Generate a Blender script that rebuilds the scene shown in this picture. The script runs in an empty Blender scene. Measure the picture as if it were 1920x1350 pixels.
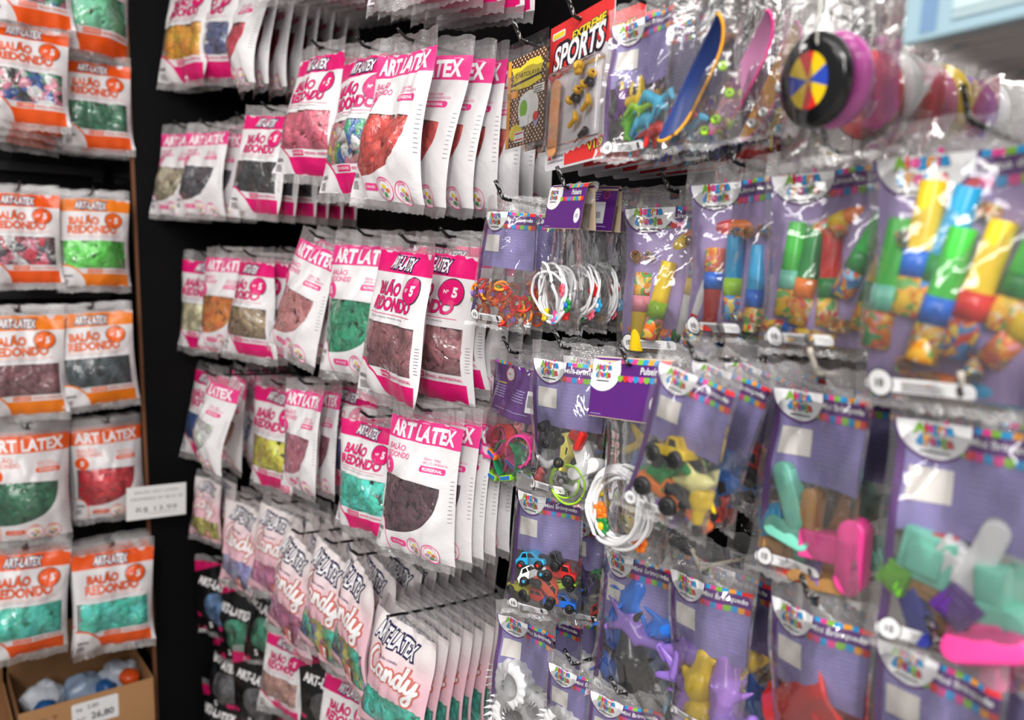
import bpy, bmesh, math, random
from mathutils import Vector, Matrix, noise

S = bpy.context.scene
COL = S.collection
R = math.radians

# ------------------------------------------------------------------ camera
FPX, CX, CY = 1500.0, 960.0, 675.0
cam_d = bpy.data.cameras.new('camera')
cam = bpy.data.objects.new('camera', cam_d)
COL.objects.link(cam)
cam.location = (0, 0, 1.45)
cam.rotation_euler = (R(90 - 5.5), 0, R(53))
cam_d.sensor_width = 36
cam_d.lens = FPX / 1920 * 36
cam_d.clip_start = 0.02
cam_d.dof.use_dof = True
cam_d.dof.focus_distance = 1.17
cam_d.dof.aperture_fstop = 2.7
S.camera = cam
CAMM = Matrix.Translation(cam.location) @ cam.rotation_euler.to_matrix().to_4x4()

# ------------------------------------------------------------------ light
w = bpy.data.worlds.new('shop_light')
S.world = w
w.use_nodes = True
w.node_tree.nodes['Background'].inputs[0].default_value = (1.0, 0.98, 0.97, 1)
w.node_tree.nodes['Background'].inputs[1].default_value = 0.31


def lamp(name, loc, target, sx, sy, power, col=(1, 0.975, 0.95)):
    d = bpy.data.lights.new(name, 'AREA')
    d.shape = 'RECTANGLE'
    d.size, d.size_y, d.energy, d.color = sx, sy, power, col
    o = bpy.data.objects.new(name, d)
    COL.objects.link(o)
    o.location = loc
    o.rotation_euler = (Vector(target) - Vector(loc)).to_track_quat('-Z', 'Y').to_euler()
    return o


lamp('ceiling_tube', (-0.9, -0.55, 2.85), (-1.0, 0.9, 1.0), 1.8, 0.14, 11)
lamp('ceiling_tube', (0.75, -0.35, 2.75), (-0.35, 0.9, 1.1), 1.5, 0.14, 40)
lamp('ceiling_tube', (-1.0, -1.6, 2.85), (-1.3, 0.9, 0.9), 2.0, 0.14, 15)
lamp('ceiling_tube', (1.6, -1.4, 2.6), (-0.6, 0.8, 1.2), 0.2, 1.4, 60)

S.view_settings.view_transform = 'Standard'
S.view_settings.look = 'None'
S.view_settings.gamma = 1
S.view_settings.use_curve_mapping = False
S.view_settings.exposure = -0.08
S.cycles.transparent_max_bounces = 40
S.cycles.max_bounces = 7
S.cycles.diffuse_bounces = 3
S.cycles.glossy_bounces = 3
S.cycles.caustics_reflective = False
S.cycles.caustics_refractive = False

# ------------------------------------------------------------------ helpers


def at(px, py, y=None, x=None):
    """the point of the plane y=... (or x=...) seen at a place of the photograph"""
    d = CAMM.to_3x3() @ Vector(((px - CX) / FPX, -(py - CY) / FPX, -1))
    o = CAMM.translation
    k = (y - o.y) / d.y if y is not None else (x - o.x) / d.x
    return o + d * k


def depth(p):
    return -(CAMM.inverted() @ p).z


def lin(c):
    return tuple((v / 255 / 12.92) if v / 255 <= 0.04045 else ((v / 255 + 0.055) / 1.055) ** 2.4 for v in c) + (1.0,)


class NT:
    def __init__(s, name):
        s.m = bpy.data.materials.new(name)
        s.m.use_nodes = True
        s.t = s.m.node_tree
        s.t.nodes.clear()
        s.out = s.t.nodes.new('ShaderNodeOutputMaterial')

    def n(s, typ, **kw):
        nd = s.t.nodes.new('ShaderNode' + typ)
        for k, v in kw.items():
            k = k.replace('_', ' ')
            if k.startswith('p '):
                setattr(nd, k[2:].replace(' ', '_'), v)
            elif isinstance(v, bpy.types.NodeSocket):
                s.t.links.new(v, nd.inputs[k])
            else:
                nd.inputs[k].default_value = v
        return nd

    def M(s, op, a, b=0.0, c=0.0):
        nd = s.t.nodes.new('ShaderNodeMath')
        nd.operation = op
        for i, v in enumerate((a, b, c)):
            if isinstance(v, bpy.types.NodeSocket):
                s.t.links.new(v, nd.inputs[i])
            else:
                nd.inputs[i].default_value = v
        return nd.outputs[0]

    def gt(s, a, b): return s.M('GREATER_THAN', a, b)
    def lt(s, a, b): return s.M('LESS_THAN', a, b)
    def mul(s, a, b): return s.M('MULTIPLY', a, b)
    def add(s, a, b): return s.M('ADD', a, b)
    def sub(s, a, b): return s.M('SUBTRACT', a, b)

    def rng(s, v, lo, hi): return s.mul(s.gt(v, lo), s.lt(v, hi))

    def ell(s, u, t, cu, ct, ru, rt, e=2.0):
        a = s.M('POWER', s.M('ABSOLUTE', s.M('DIVIDE', s.sub(u, cu), ru)), e)
        b = s.M('POWER', s.M('ABSOLUTE', s.M('DIVIDE', s.sub(t, ct), rt)), e)
        return s.lt(s.add(a, b), 1.0)

    def mixc(s, fac, a, b):
        nd = s.t.nodes.new('ShaderNodeMixRGB')
        for i, v in enumerate((fac, a, b)):
            if isinstance(v, bpy.types.NodeSocket):
                s.t.links.new(v, nd.inputs[i])
            else:
                nd.inputs[i].default_value = v
        return nd.outputs[0]

    def mixs(s, fac, a, b):
        nd = s.t.nodes.new('ShaderNodeMixShader')
        for i, v in enumerate((fac, a, b)):
            if isinstance(v, bpy.types.NodeSocket):
                s.t.links.new(v, nd.inputs[i])
            else:
                nd.inputs[i].default_value = v
        return nd.outputs[0]

    def crinkle(s, strength, scale, dist=0.004, fine=0.0):
        co = s.n('TexCoord').outputs['Object']
        n1 = s.n('TexNoise', Vector=co, Scale=scale, Detail=2.5, Roughness=0.55, Distortion=1.2).outputs['Fac']
        v = s.n('TexVoronoi', Vector=co, Scale=scale * 0.7).outputs['Distance']
        rg = s.M('ABSOLUTE', s.sub(s.n('TexNoise', Vector=co, Scale=scale * 0.45, Detail=1.0, Distortion=0.6).outputs['Fac'], 0.5))
        h = s.add(s.add(s.mul(n1, 1.0), s.mul(v, 0.45)), s.mul(s.M('MINIMUM', rg, 0.12), 5.0))
        if fine:
            f = s.n('TexVoronoi', Vector=co, Scale=420.0).outputs['Distance']
            h = s.add(h, s.mul(f, fine))
        return s.n('Bump', Height=h, Strength=strength, Distance=dist).outputs['Normal']

    def film(s, haze, rough, nrm, boost=1.0, tint=(1, 1, 1, 1)):
        tr = s.n('BsdfTransparent', Color=tint).outputs[0]
        df = s.n('BsdfDiffuse', Color=(0.9, 0.88, 0.89, 1), Normal=nrm).outputs[0]
        a = s.mixs(haze, tr, df)
        gl = s.n('BsdfGlossy', Color=(1, 1, 1, 1), Roughness=rough, Normal=nrm).outputs[0]
        fr = s.n('Fresnel', IOR=1.5, Normal=nrm).outputs[0]
        return s.mixs(s.M('MINIMUM', s.mul(fr, boost), 0.75), a, gl)

    def done(s, sh):
        s.t.links.new(sh, s.out.inputs[0])
        return s.m


MATS = {}


def mat(rgb, rough=0.4, spec=0.5, metal=0.0, coat=0.0, name=None):
    key = (tuple(rgb), rough, spec, metal, coat)
    if key not in MATS:
        n = NT(name or 'colour_%d_%d_%d' % tuple(int(v) for v in rgb))
        p = n.n('BsdfPrincipled', Base_Color=lin(rgb), Roughness=rough, Metallic=metal)
        p.inputs['Specular IOR Level'].default_value = spec
        p.inputs['Coat Weight'].default_value = coat
        MATS[key] = n.done(p.outputs[0])
    return MATS[key]


def latex(rgb):
    key = ('latex', tuple(rgb))
    if key not in MATS:
        n = NT('latex_%d_%d_%d' % tuple(rgb))
        co = n.n('TexCoord').outputs['Object']
        f = n.n('TexNoise', Vector=co, Scale=75.0, Detail=4.0).outputs['Fac']
        b = n.n('Bump', Height=f, Strength=0.8, Distance=0.004).outputs[0]
        p = n.n('BsdfPrincipled', Base_Color=lin([min(255, v * 1.2) for v in rgb]), Roughness=0.42, Normal=b)
        p.inputs['Subsurface Weight'].default_value = 0.0
        MATS[key] = n.done(p.outputs[0])
    return MATS[key]


def film_mat(name, haze, rough, strength, scale, fine=0.0, boost=1.0, tint=(1, 1, 1, 1)):
    n = NT(name)
    return n.done(n.film(haze, rough, n.crinkle(strength, scale, fine=fine), boost, tint))


FILM = film_mat('clear_film', 0.03, 0.065, 0.5, 18, boost=1.5)
FILM_SEAL = film_mat('clear_seal', 0.2, 0.16, 0.7, 40, fine=0.3, boost=2.0)
FILM_BLISTER = film_mat('blister', 0.015, 0.06, 0.2, 12, boost=1.2)


def body_mat(name, design, rgb):
    n = NT(name)
    uv = n.n('UVMap').outputs[0]
    sep = n.n('SeparateXYZ', Vector=uv)
    u, t = sep.outputs[0], sep.outputs[1]
    white, c = lin((228, 226, 228)), lin(rgb)
    nrm = n.crinkle(0.45, 20)
    if design == 'A':
        win = n.mul(n.rng(t, 0.50, 0.765), n.rng(u, 0.02, 0.925))
        o1 = n.ell(u, t, 0.02, 0.98, 0.36, 0.255)
        o2 = n.ell(u, t, 0.02, 0.98, 0.335, 0.24)
        win = n.mul(win, n.sub(1.0, o1))
        band = n.M('MAXIMUM', n.lt(t, 0.215), n.mul(n.gt(t, 0.815), n.lt(u, 0.955)))
        band = n.M('MAXIMUM', band, n.mul(o1, n.gt(t, 0.7)))
        band = n.mul(band, n.sub(1.0, o2))
        colr = n.mixc(band, white, c)
    elif design == 'B':
        win = n.mul(n.ell(u, t, 0.06, 0.47, 0.79, 0.345, 2.6), n.gt(u, 0.05))
        win = n.mul(win, n.gt(t, n.add(0.462, n.mul(n.M('POWER', u, 4.0), 0.03))))
        o1 = n.ell(u, t, 0.0, 0.99, 0.2, 0.25, 3)
        o2 = n.ell(u, t, 0.0, 0.99, 0.19, 0.243, 3)
        win = n.mul(win, n.sub(1.0, o1))
        band = n.M('MAXIMUM', n.lt(t, 0.235), n.mul(o1, n.sub(1.0, o2)))
        colr = n.mixc(band, white, c)
    elif design == 'C':
        wav = n.mul(n.M('SINE', n.mul(u, 70.0)), 0.004)
        e = n.add(n.add(0.62, wav), n.mul(n.M('SINE', n.mul(u, 7.0)), 0.008))
        win = n.mul(n.gt(t, e), n.mul(n.lt(t, 0.875), n.rng(u, 0.03, 0.97)))
        ogv = n.ell(u, t, 0.0, 1.0, 0.42, 0.2)
        win = n.mul(win, n.sub(1.0, ogv))
        g = n.M('SMOOTH_MIN', n.mul(n.M('MAXIMUM', n.sub(t, 0.22), 0.0), 4.0), 1.0, 0.2)
        colr = n.mixc(g, lin((240, 232, 232)), lin(rgb))
    else:  # black printed bags
        win = n.ell(u, t, 0.55, 0.62, 0.33, 0.2, 2.6)
        pat = n.n('TexVoronoi', Vector=uv, Scale=6.0).outputs['Distance']
        colr = n.mixc(n.M('MAXIMUM', n.lt(n.add(t, n.mul(u, 0.25)), 0.21), n.mul(n.gt(n.add(t, n.mul(u, -0.3)), 0.7), n.lt(pat, 0.45))), lin((12, 12, 14)), lin((190, 20, 90)))
    pr = n.n('BsdfPrincipled', Base_Color=colr, Roughness=0.33, Normal=nrm)
    fl = n.film(0.035, 0.12, n.crinkle(0.75, 46), 1.5)
    return n.done(n.mixs(win, pr.outputs[0], fl))


PINK, ORANGE = (232, 62, 138), (236, 96, 28)
MAGENTA = (222, 22, 112)
BODY = {('A', 'p'): body_mat('pink_print', 'A', MAGENTA), ('A', 'o'): body_mat('orange_print', 'A', (238, 88, 16)),
        ('A', 'y'): body_mat('amber_print', 'A', (244, 130, 22)),
        ('B', 'p'): body_mat('rose_print', 'B', PINK), ('B', 'o'): body_mat('orange_big_print', 'B', (238, 92, 24)),
        ('C', 'p'): body_mat('candy_print', 'C', (236, 190, 202)), ('K', 'p'): body_mat('black_print', 'K', (10, 10, 10))}
BACK = mat((225, 214, 220), 0.35)
BACK_K = mat((30, 28, 32), 0.35)


def link(o, parent=None):
    COL.objects.link(o)
    if parent is not None:
        o.parent = parent
    return o


def mesh_from(bm, name, nmat=1, smooth=True):
    me = bpy.data.meshes.new(name)
    bm.to_mesh(me)
    bm.free()
    for _ in range(nmat):
        me.materials.append(None)
    if smooth:
        for p in me.polygons:
            p.use_smooth = True
    return me


def put(name, me, mats, parent=None, M=None):
    o = bpy.data.objects.new(name, me)
    link(o, parent)
    for sl, m in zip(o.material_slots, mats):
        sl.link = 'OBJECT'
        sl.material = m
    if M is not None:
        o.matrix_local = M
    return o


def tag(o, label, cat, group=None, kind=None):
    o['label'] = label
    if cat:
        o['category'] = cat
    if group:
        o['group'] = group
    if kind:
        o['kind'] = kind
    return o


def box(bm, c, s, mi=0, M=None):
    r = bmesh.ops.create_cube(bm, size=1.0)
    mm = Matrix.Translation(c) @ Matrix.Diagonal((s[0], s[1], s[2], 1))
    if M is not None:
        mm = M @ mm
    bmesh.ops.transform(bm, matrix=mm, verts=r['verts'])
    fs = {f for v in r['verts'] for f in v.link_faces}
    for f in fs:
        f.material_index = mi
    return r['verts']


def rbox(bm, c, s, bev, mi=0, seg=2, M=None):
    vs = box(bm, c, s, mi, M)
    es = list({e for v in vs for e in v.link_edges})
    r = bmesh.ops.bevel(bm, geom=es, offset=bev, segments=seg, affect='EDGES', profile=0.6)
    for f in r['faces']:
        f.material_index = mi


def sphere(bm, c, r, mi=0, seg=14, rings=8):
    q = bmesh.ops.create_uvsphere(bm, u_segments=seg, v_segments=rings, radius=1.0)
    r = (r, r, r) if isinstance(r, (int, float)) else r
    bmesh.ops.transform(bm, matrix=Matrix.Translation(c) @ Matrix.Diagonal((r[0], r[1], r[2], 1)), verts=q['verts'])
    for f in {f for v in q['verts'] for f in v.link_faces}:
        f.material_index = mi
    return q['verts']


def cone(bm, p0, p1, r0, r1, mi=0, seg=16, caps=True):
    p0, p1 = Vector(p0), Vector(p1)
    d = p1 - p0
    q = bmesh.ops.create_cone(bm, cap_ends=caps, segments=seg, radius1=max(r0, 1e-5), radius2=max(r1, 1e-5), depth=d.length)
    mm = Matrix.Translation((p0 + p1) / 2) @ d.to_track_quat('Z', 'Y').to_matrix().to_4x4()
    bmesh.ops.transform(bm, matrix=mm, verts=q['verts'])
    for f in {f for v in q['verts'] for f in v.link_faces}:
        f.material_index = mi


def sweep(bm, pts, r, seg=8, closed=False, mi=0, flat=None, up=None):
    """a tube (or, with flat=(half width, half thickness), a strap) along points"""
    pts = [Vector(p) for p in pts]
    n = len(pts)
    rings = []
    for i, p in enumerate(pts):
        a = pts[(i - 1) % n] if closed or i > 0 else p
        b = pts[(i + 1) % n] if closed or i < n - 1 else p
        d = (b - a).normalized()
        ref = Vector(up) if up else (Vector((0, 0, 1)) if abs(d.z) < 0.9 else Vector((1, 0, 0)))
        x = d.cross(ref).normalized()
        y = x.cross(d).normalized()
        rr = r[i] if isinstance(r, (list, tuple)) else r
        if flat:
            off = [(-flat[0], -flat[1]), (flat[0], -flat[1]), (flat[0], flat[1]), (-flat[0], flat[1])]
            rings.append([bm.verts.new(p + y * q[0] + x * q[1]) for q in off])
        else:
            rings.append([bm.verts.new(p + x * rr * math.cos(k * 2 * math.pi / seg) + y * rr * math.sin(k * 2 * math.pi / seg)) for k in range(seg)])
    m = len(rings[0])
    for i in range(n if closed else n - 1):
        A, B = rings[i], rings[(i + 1) % n]
        for k in range(m):
            f = bm.faces.new((A[k], A[(k + 1) % m], B[(k + 1) % m], B[k]))
            f.material_index = mi
    if not closed:
        for q in (rings[0][::-1], rings[-1]):
            bm.faces.new(q).material_index = mi


def lathe(bm, prof, axis='y', seg=32, mi=0, mod=None):
    """revolve (radius, along) points; mi may be a list per band"""
    rings = []
    for r, h in prof:
        ring = []
        for k in range(seg):
            a = 2 * math.pi * k / seg
            rr = r + (mod(a, r) if mod else 0)
            c, s = rr * math.cos(a), rr * math.sin(a)
            ring.append(bm.verts.new({'y': (c, h, s), 'z': (c, s, h), 'x': (h, c, s)}[axis]))
        rings.append(ring)
    for i in range(len(rings) - 1):
        for k in range(seg):
            f = bm.faces.new((rings[i][k], rings[i][(k + 1) % seg], rings[i + 1][(k + 1) % seg], rings[i + 1][k]))
            f.material_index = mi[i] if isinstance(mi, (list, tuple)) else mi


_cache = {}


def cached(key, fn):
    if key not in _cache:
        _cache[key] = fn()
    return _cache[key]


def blob(key, caps, voxel=0.03):
    """several tapering capsules grown into one smooth skin"""
    def make():
        bm = bmesh.new()
        for p0, r0, p1, r1 in caps:
            p0, p1 = Vector(p0), Vector(p1)
            sphere(bm, p0, r0, seg=12, rings=8)
            sphere(bm, p1, r1, seg=12, rings=8)
            if (p1 - p0).length > 1e-4:
                cone(bm, p0, p1, r0, r1, seg=12)
        me = bpy.data.meshes.new('tmp')
        bm.to_mesh(me)
        bm.free()
        o = bpy.data.objects.new('tmp', me)
        COL.objects.link(o)
        md = o.modifiers.new('r', 'REMESH')
        md.mode = 'VOXEL'
        md.voxel_size = voxel
        md2 = o.modifiers.new('s', 'SMOOTH')
        md2.factor, md2.iterations = 0.5, 3
        dg = bpy.context.evaluated_depsgraph_get()
        dg.update()
        out = bpy.data.meshes.new_from_object(o.evaluated_get(dg))
        bpy.data.objects.remove(o)
        out.name = key
        out.materials.clear()
        out.materials.append(None)
        for p in out.polygons:
            p.use_smooth = True
        return out
    return cached(key, make)


# ------------------------------------------------------------------ flat print work
def text_flat(s, off, bold_res=3):
    def make():
        cu = bpy.data.curves.new('t', 'FONT')
        cu.body, cu.resolution_u, cu.offset, cu.fill_mode = s, bold_res, off, 'FRONT'
        o = bpy.data.objects.new('t', cu)
        COL.objects.link(o)
        dg = bpy.context.evaluated_depsgraph_get()
        dg.update()
        me = bpy.data.meshes.new_from_object(o.evaluated_get(dg))
        vs = [(v.co.x, v.co.y) for v in me.vertices]
        fs = [tuple(p.vertices) for p in me.polygons]
        bpy.data.objects.remove(o)
        bpy.data.meshes.remove(me)
        bpy.data.curves.remove(cu)
        return vs, fs
    return cached(('txt', s, off), make)


class Print:
    """ink shapes in a flat frame (x right, y DOWN from the top left, metres), laid on a surface afterwards"""

    def __init__(s, part='print'):
        s.items = []
        s.cur = part

    def poly(s, pts, mi, lay=1):
        s.items.append((list(pts), [tuple(range(len(pts)))], mi, lay, s.cur))

    def rect(s, x0, y0, x1, y1, mi, lay=1):
        s.poly([(x0, y0), (x1, y0), (x1, y1), (x0, y1)], mi, lay)

    def ell(s, cx, cy, rx, ry, mi, lay=1, a0=0, a1=360, n=28):
        pts = [(cx + rx * math.cos(R(a0 + (a1 - a0) * k / n)), cy + ry * math.sin(R(a0 + (a1 - a0) * k / n))) for k in range(n if a1 - a0 == 360 else n + 1)]
        s.poly(pts, mi, lay)

    def ring(s, cx, cy, rx, ry, wd, mi, lay=1, n=28):
        vs, fs = [], []
        for k in range(n):
            a = 2 * math.pi * k / n
            vs += [(cx + rx * math.cos(a), cy + ry * math.sin(a)), (cx + (rx - wd) * math.cos(a), cy + (ry - wd) * math.sin(a))]
            j = (k + 1) % n
            fs.append((2 * k, 2 * j, 2 * j + 1, 2 * k + 1))
        s.items.append((vs, fs, mi, lay, s.cur))

    def rrect(s, x0, y0, x1, y1, r, mi, lay=1):
        pts = []
        for cx, cy, a in ((x1 - r, y1 - r, 0), (x0 + r, y1 - r, 90), (x0 + r, y0 + r, 180), (x1 - r, y0 + r, 270)):
            pts += [(cx + r * math.cos(R(a + k * 18)), cy + r * math.sin(R(a + k * 18))) for k in range(6)]
        s.poly(pts, mi, lay)

    def text(s, st, cx, cy, mi, lay=2, w=None, h=None, off=0.0, shear=0.0, rot=0.0, arc=0.0):
        base, _ = text_flat(st, 0.0)
        vs, fs = text_flat(st, off)
        x0, x1 = min(v[0] for v in base), max(v[0] for v in base)
        y0, y1 = min(v[1] for v in base), max(v[1] for v in base)
        kx = w / (x1 - x0) if w else h / (y1 - y0)
        ky = h / (y1 - y0) if h else kx
        mx, my = (x0 + x1) / 2, (y0 + y1) / 2
        out = []
        ca, sa = math.cos(R(rot)), math.sin(R(rot))
        for x, y in vs:
            X, Y = (x - mx) * kx, (y - my) * ky
            X += Y * shear
            Y += arc * (X / ((x1 - x0) * kx / 2)) ** 2
            out.append((cx + X * ca - Y * sa, cy - (X * sa + Y * ca)))
        s.items.append((out, fs, mi, lay, s.cur))

    def stroke(s, pts, wd, mi, lay=2):
        """a thick pen line with round ends, smoothed"""
        P = [Vector(p) for p in pts]
        Q = []
        for i in range(len(P) - 1):
            a, b, c, d = P[max(i - 1, 0)], P[i], P[i + 1], P[min(i + 2, len(P) - 1)]
            for k in range(5):
                t = k / 5
                Q.append(0.5 * (2 * b + (c - a) * t + (2 * a - 5 * b + 4 * c - d) * t * t + (3 * b - a - 3 * c + d) * t ** 3))
        Q.append(P[-1])
        vs, fs = [], []
        for i, p in enumerate(Q):
            d = (Q[min(i + 1, len(Q) - 1)] - Q[max(i - 1, 0)]).normalized()
            nrm = Vector((-d.y, d.x)) * wd / 2
            vs += [tuple(p + nrm), tuple(p - nrm)]
            if i:
                fs.append((2 * i - 2, 2 * i, 2 * i + 1, 2 * i - 1))
        s.items.append((vs, fs, mi, lay, s.cur))
        for p in (Q[0], Q[-1]):
            s.ell(p.x, p.y, wd / 2, wd / 2, mi, lay, n=10)

    def lines(s, x0, y0, x1, n, gap, th, mi, lay=1, seed=0):
        rn = random.Random(seed)
        for k in range(n):
            s.rect(x0, y0 + k * gap, x0 + (x1 - x0) * rn.uniform(0.7, 1), y0 + k * gap + th, mi, lay)

    def barcode(s, x0, y0, x1, y1, mi, lay=2, seed=1):
        rn = random.Random(seed)
        x = x0
        while x < x1:
            b = (x1 - x0) * rn.uniform(0.012, 0.05)
            s.rect(x, y0, min(x + b, x1), y1, mi, lay)
            x += b + (x1 - x0) * rn.uniform(0.015, 0.05)

    def split(s, warp, nmat, W, H, nx=10, ny=16):
        """one mesh for each named piece of print"""
        return {nm: s.build(nm, warp, nmat, W, H, nx, ny, nm) for nm in dict.fromkeys(i[4] for i in s.items)}

    def build(s, name, warp, nmat, W, H, nx=10, ny=16, only=None):
        bm = bmesh.new()
        for vs, fs, mi, lay, part in s.items:
            if only and part != only:
                continue
            bv = [bm.verts.new((v[0], v[1], lay)) for v in vs]
            for f in fs:
                try:
                    bm.faces.new([bv[i] for i in f]).material_index = mi
                except ValueError:
                    pass
        for q in (nx if isinstance(nx, list) else [W * k / nx for k in range(1, nx)]):
            bmesh.ops.bisect_plane(bm, geom=bm.verts[:] + bm.edges[:] + bm.faces[:], plane_co=(q, 0, 0), plane_no=(1, 0, 0))
        for q in (ny if isinstance(ny, list) else [H * k / ny for k in range(1, ny)]):
            bmesh.ops.bisect_plane(bm, geom=bm.verts[:] + bm.edges[:] + bm.faces[:], plane_co=(0, q, 0), plane_no=(0, 1, 0))
        bmesh.ops.triangulate(bm, faces=[f for f in bm.faces if len(f.verts) > 4])
        for v in bm.verts:
            v.co = warp(v.co.x, v.co.y, v.co.z)
        bmesh.ops.recalc_face_normals(bm, faces=[])
        return mesh_from(bm, name, nmat, smooth=False)


# ------------------------------------------------------------------ bag shells
DIM = {'A': (0.192, 0.29), 'B': (0.192, 0.30), 'C': (0.155, 0.225), 'K': (0.15, 0.20), 'M': (0.125, 0.215), 'L': (0.165, 0.24),
       'P': (0.10, 0.205), 'W': (0.125, 0.205), 'Y': (0.125, 0.25), 'T': (0.12, 0.24)}
HOLE = 0.045
HB = {'A': 0.09, 'B': 0.10, 'C': 0.105, 'K': 0.07}
SB = {'A': 0.93, 'B': 0.94, 'C': 0.93, 'K': 0.95}


class Shell:
    def __init__(s, kind, seed):
        s.W, s.H = DIM[kind]
        s.hb, s.sb = HB.get(kind, 0.13), SB.get(kind, 0.965)
        s.T = {'A': 0.031, 'B': 0.031, 'C': 0.025, 'K': 0.014, 'M': 0.017, 'L': 0.022, 'P': 0.014, 'W': 0.016, 'Y': 0.022, 'T': 0.013}[kind]
        rn = random.Random(seed * 31 + ord(kind))
        s.c1, s.c2, s.o = rn.uniform(-0.4, 0.5), rn.uniform(-0.4, 0.4), rn.uniform(0, 90)
        s.amp = 0.0095 if kind in 'ABCK' else 0.0042

    def th(s, u, t):
        q = min(max((t - s.hb) / (s.sb - s.hb), 0), 1)
        b = math.sin(math.pi * q ** 1.35) ** 0.75 if 0 < q < 1 else 0
        c = max(0.0, 1 - abs(2 * u - 1) ** 2.4) ** 0.8
        return b, c, q

    def __call__(s, u, t, side, lay=0):
        b, c, q = s.th(u, t)
        x = (u - 0.5) * s.W * (1 - 0.07 * b)
        sm = math.sin(math.pi * q) ** 0.5 if 0 < q < 1 else 0
        e = min(1.0, 7 * min(u, 1 - u)) if 0 < u < 1 else 0
        n = noise.noise(Vector((u * 4.2 + s.o, t * 5.5, side * 3 + 1))) * s.amp + abs(noise.noise(Vector((u * 7 + t * 3 + s.o, t * 4.5 - u * 2, side * 5)))) * s.amp * 0.9
        fold = noise.noise(Vector((u * 9 + s.o, t * 1.5, 4))) * 0.006 * math.exp(-abs(t - s.hb) * 9)
        fold += noise.noise(Vector((u * 7 + s.o, t * 1.5, 14))) * 0.016 * math.exp(-abs(t - s.sb) * 14)
        cw = noise.noise(Vector((u * 2.2 + s.o, t * 2.2, 9))) * 0.012
        y = side * ((s.T if side < 0 else s.T * 0.55) * b * c + n * sm * e * (1 if side < 0 else 0.5)) + fold + cw + s.c1 * s.W * (u - 0.5) ** 2 + s.c2 * (u - 0.5) * (t - 0.45) * s.W
        return Vector((x, y + (side * lay * 0.00035), (HOLE - t) * s.H))


GU, GT = 24, 36


def cuts(sh):
    return [sh.W * k / GU for k in range(1, GU)], [sh.H * (sh.hb + (sh.sb - sh.hb) * k / GT) for k in range(0, GT + 1)]


def surf(sh, u, t, lay=0.0, side=-1):
    """the front sheet as meshed, so that ink lies on it"""
    if t <= sh.hb or t >= sh.sb:
        return sh(u, t, side) + Vector((0, side * lay * 0.0004, 0))
    g = sh.__dict__.setdefault('cells', {})
    x, y = min(max(u, 0), 0.9999) * GU, (t - sh.hb) / (sh.sb - sh.hb) * GT
    i, j = int(x), min(int(y), GT - 1)

    def c(a, b):
        k = (a, b, side)
        if k not in g:
            g[k] = sh(a / GU, sh.hb + (sh.sb - sh.hb) * b / GT, side)
        return g[k]
    fx, fy = x - i, y - j
    p = (c(i, j) * (1 - fx) + c(i + 1, j) * fx) * (1 - fy) + (c(i, j + 1) * (1 - fx) + c(i + 1, j + 1) * fx) * fy
    return p + Vector((0, side * (lay * 0.0005 + 0.0002), 0))


def grid(bm, uvl, fn, u0, u1, t0, t1, nu, nt, mi=0, flip=False):
    vs = [[None] * (nu + 1) for _ in range(nt + 1)]
    for j in range(nt + 1):
        for i in range(nu + 1):
            u, t = u0 + (u1 - u0) * i / nu, t0 + (t1 - t0) * j / nt
            vs[j][i] = (bm.verts.new(fn(u, t)), u, t)
    for j in range(nt):
        for i in range(nu):
            q = [vs[j][i], vs[j + 1][i], vs[j + 1][i + 1], vs[j][i + 1]]
            if flip:
                q.reverse()
            f = bm.faces.new([a[0] for a in q])
            f.material_index = mi
            for lp, a in zip(f.loops, q):
                lp[uvl].uv = (a[1], a[2])


def shell_meshes(kind, seed):
    def make():
        sh = Shell(kind, seed)
        bm = bmesh.new()
        uvl = bm.loops.layers.uv.new('UVMap')
        grid(bm, uvl, lambda u, t: sh(u, t, -1), 0, 1, sh.hb, sh.sb, GU, GT)
        grid(bm, uvl, lambda u, t: sh(u, t, 1), 0, 1, sh.hb, sh.sb, 10, 16, 1, True)
        body = mesh_from(bm, 'pouch', 2)
        bm = bmesh.new()
        uvl = bm.loops.layers.uv.new('UVMap')

        def top(u, t):
            p = sh(u, t, -1)
            if t < 0.005:
                p.z += 0.002 * ((int(u * 200)) % 2) + noise.noise(Vector((u * 5 + sh.o, 3, 1))) * 0.004
            return p
        nu, nt = 24, 7
        grid(bm, uvl, top, 0, 1, 0, sh.hb, nu, nt)
        # the round hanging hole
        dead = [f for f in bm.faces if abs(f.calc_center_median().x) < 0.006 and abs(f.calc_center_median().z) < 0.005]
        bmesh.ops.delete(bm, geom=dead, context='FACES')
        head = mesh_from(bm, 'header')
        bm = bmesh.new()
        uvl = bm.loops.layers.uv.new('UVMap')

        def bot(u, t):
            p = sh(u, t, -1)
            if t > 0.995:
                p.z += 0.0025 * (round(u * 24) % 2) + noise.noise(Vector((u * 4 + sh.o, 8, 1))) * 0.006
            return p
        grid(bm, uvl, bot, 0, 1, sh.sb, 1.0, 24, 3)
        seal = mesh_from(bm, 'seal')
        return sh, body, head, seal
    return cached(('shell', kind, seed), make)


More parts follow.
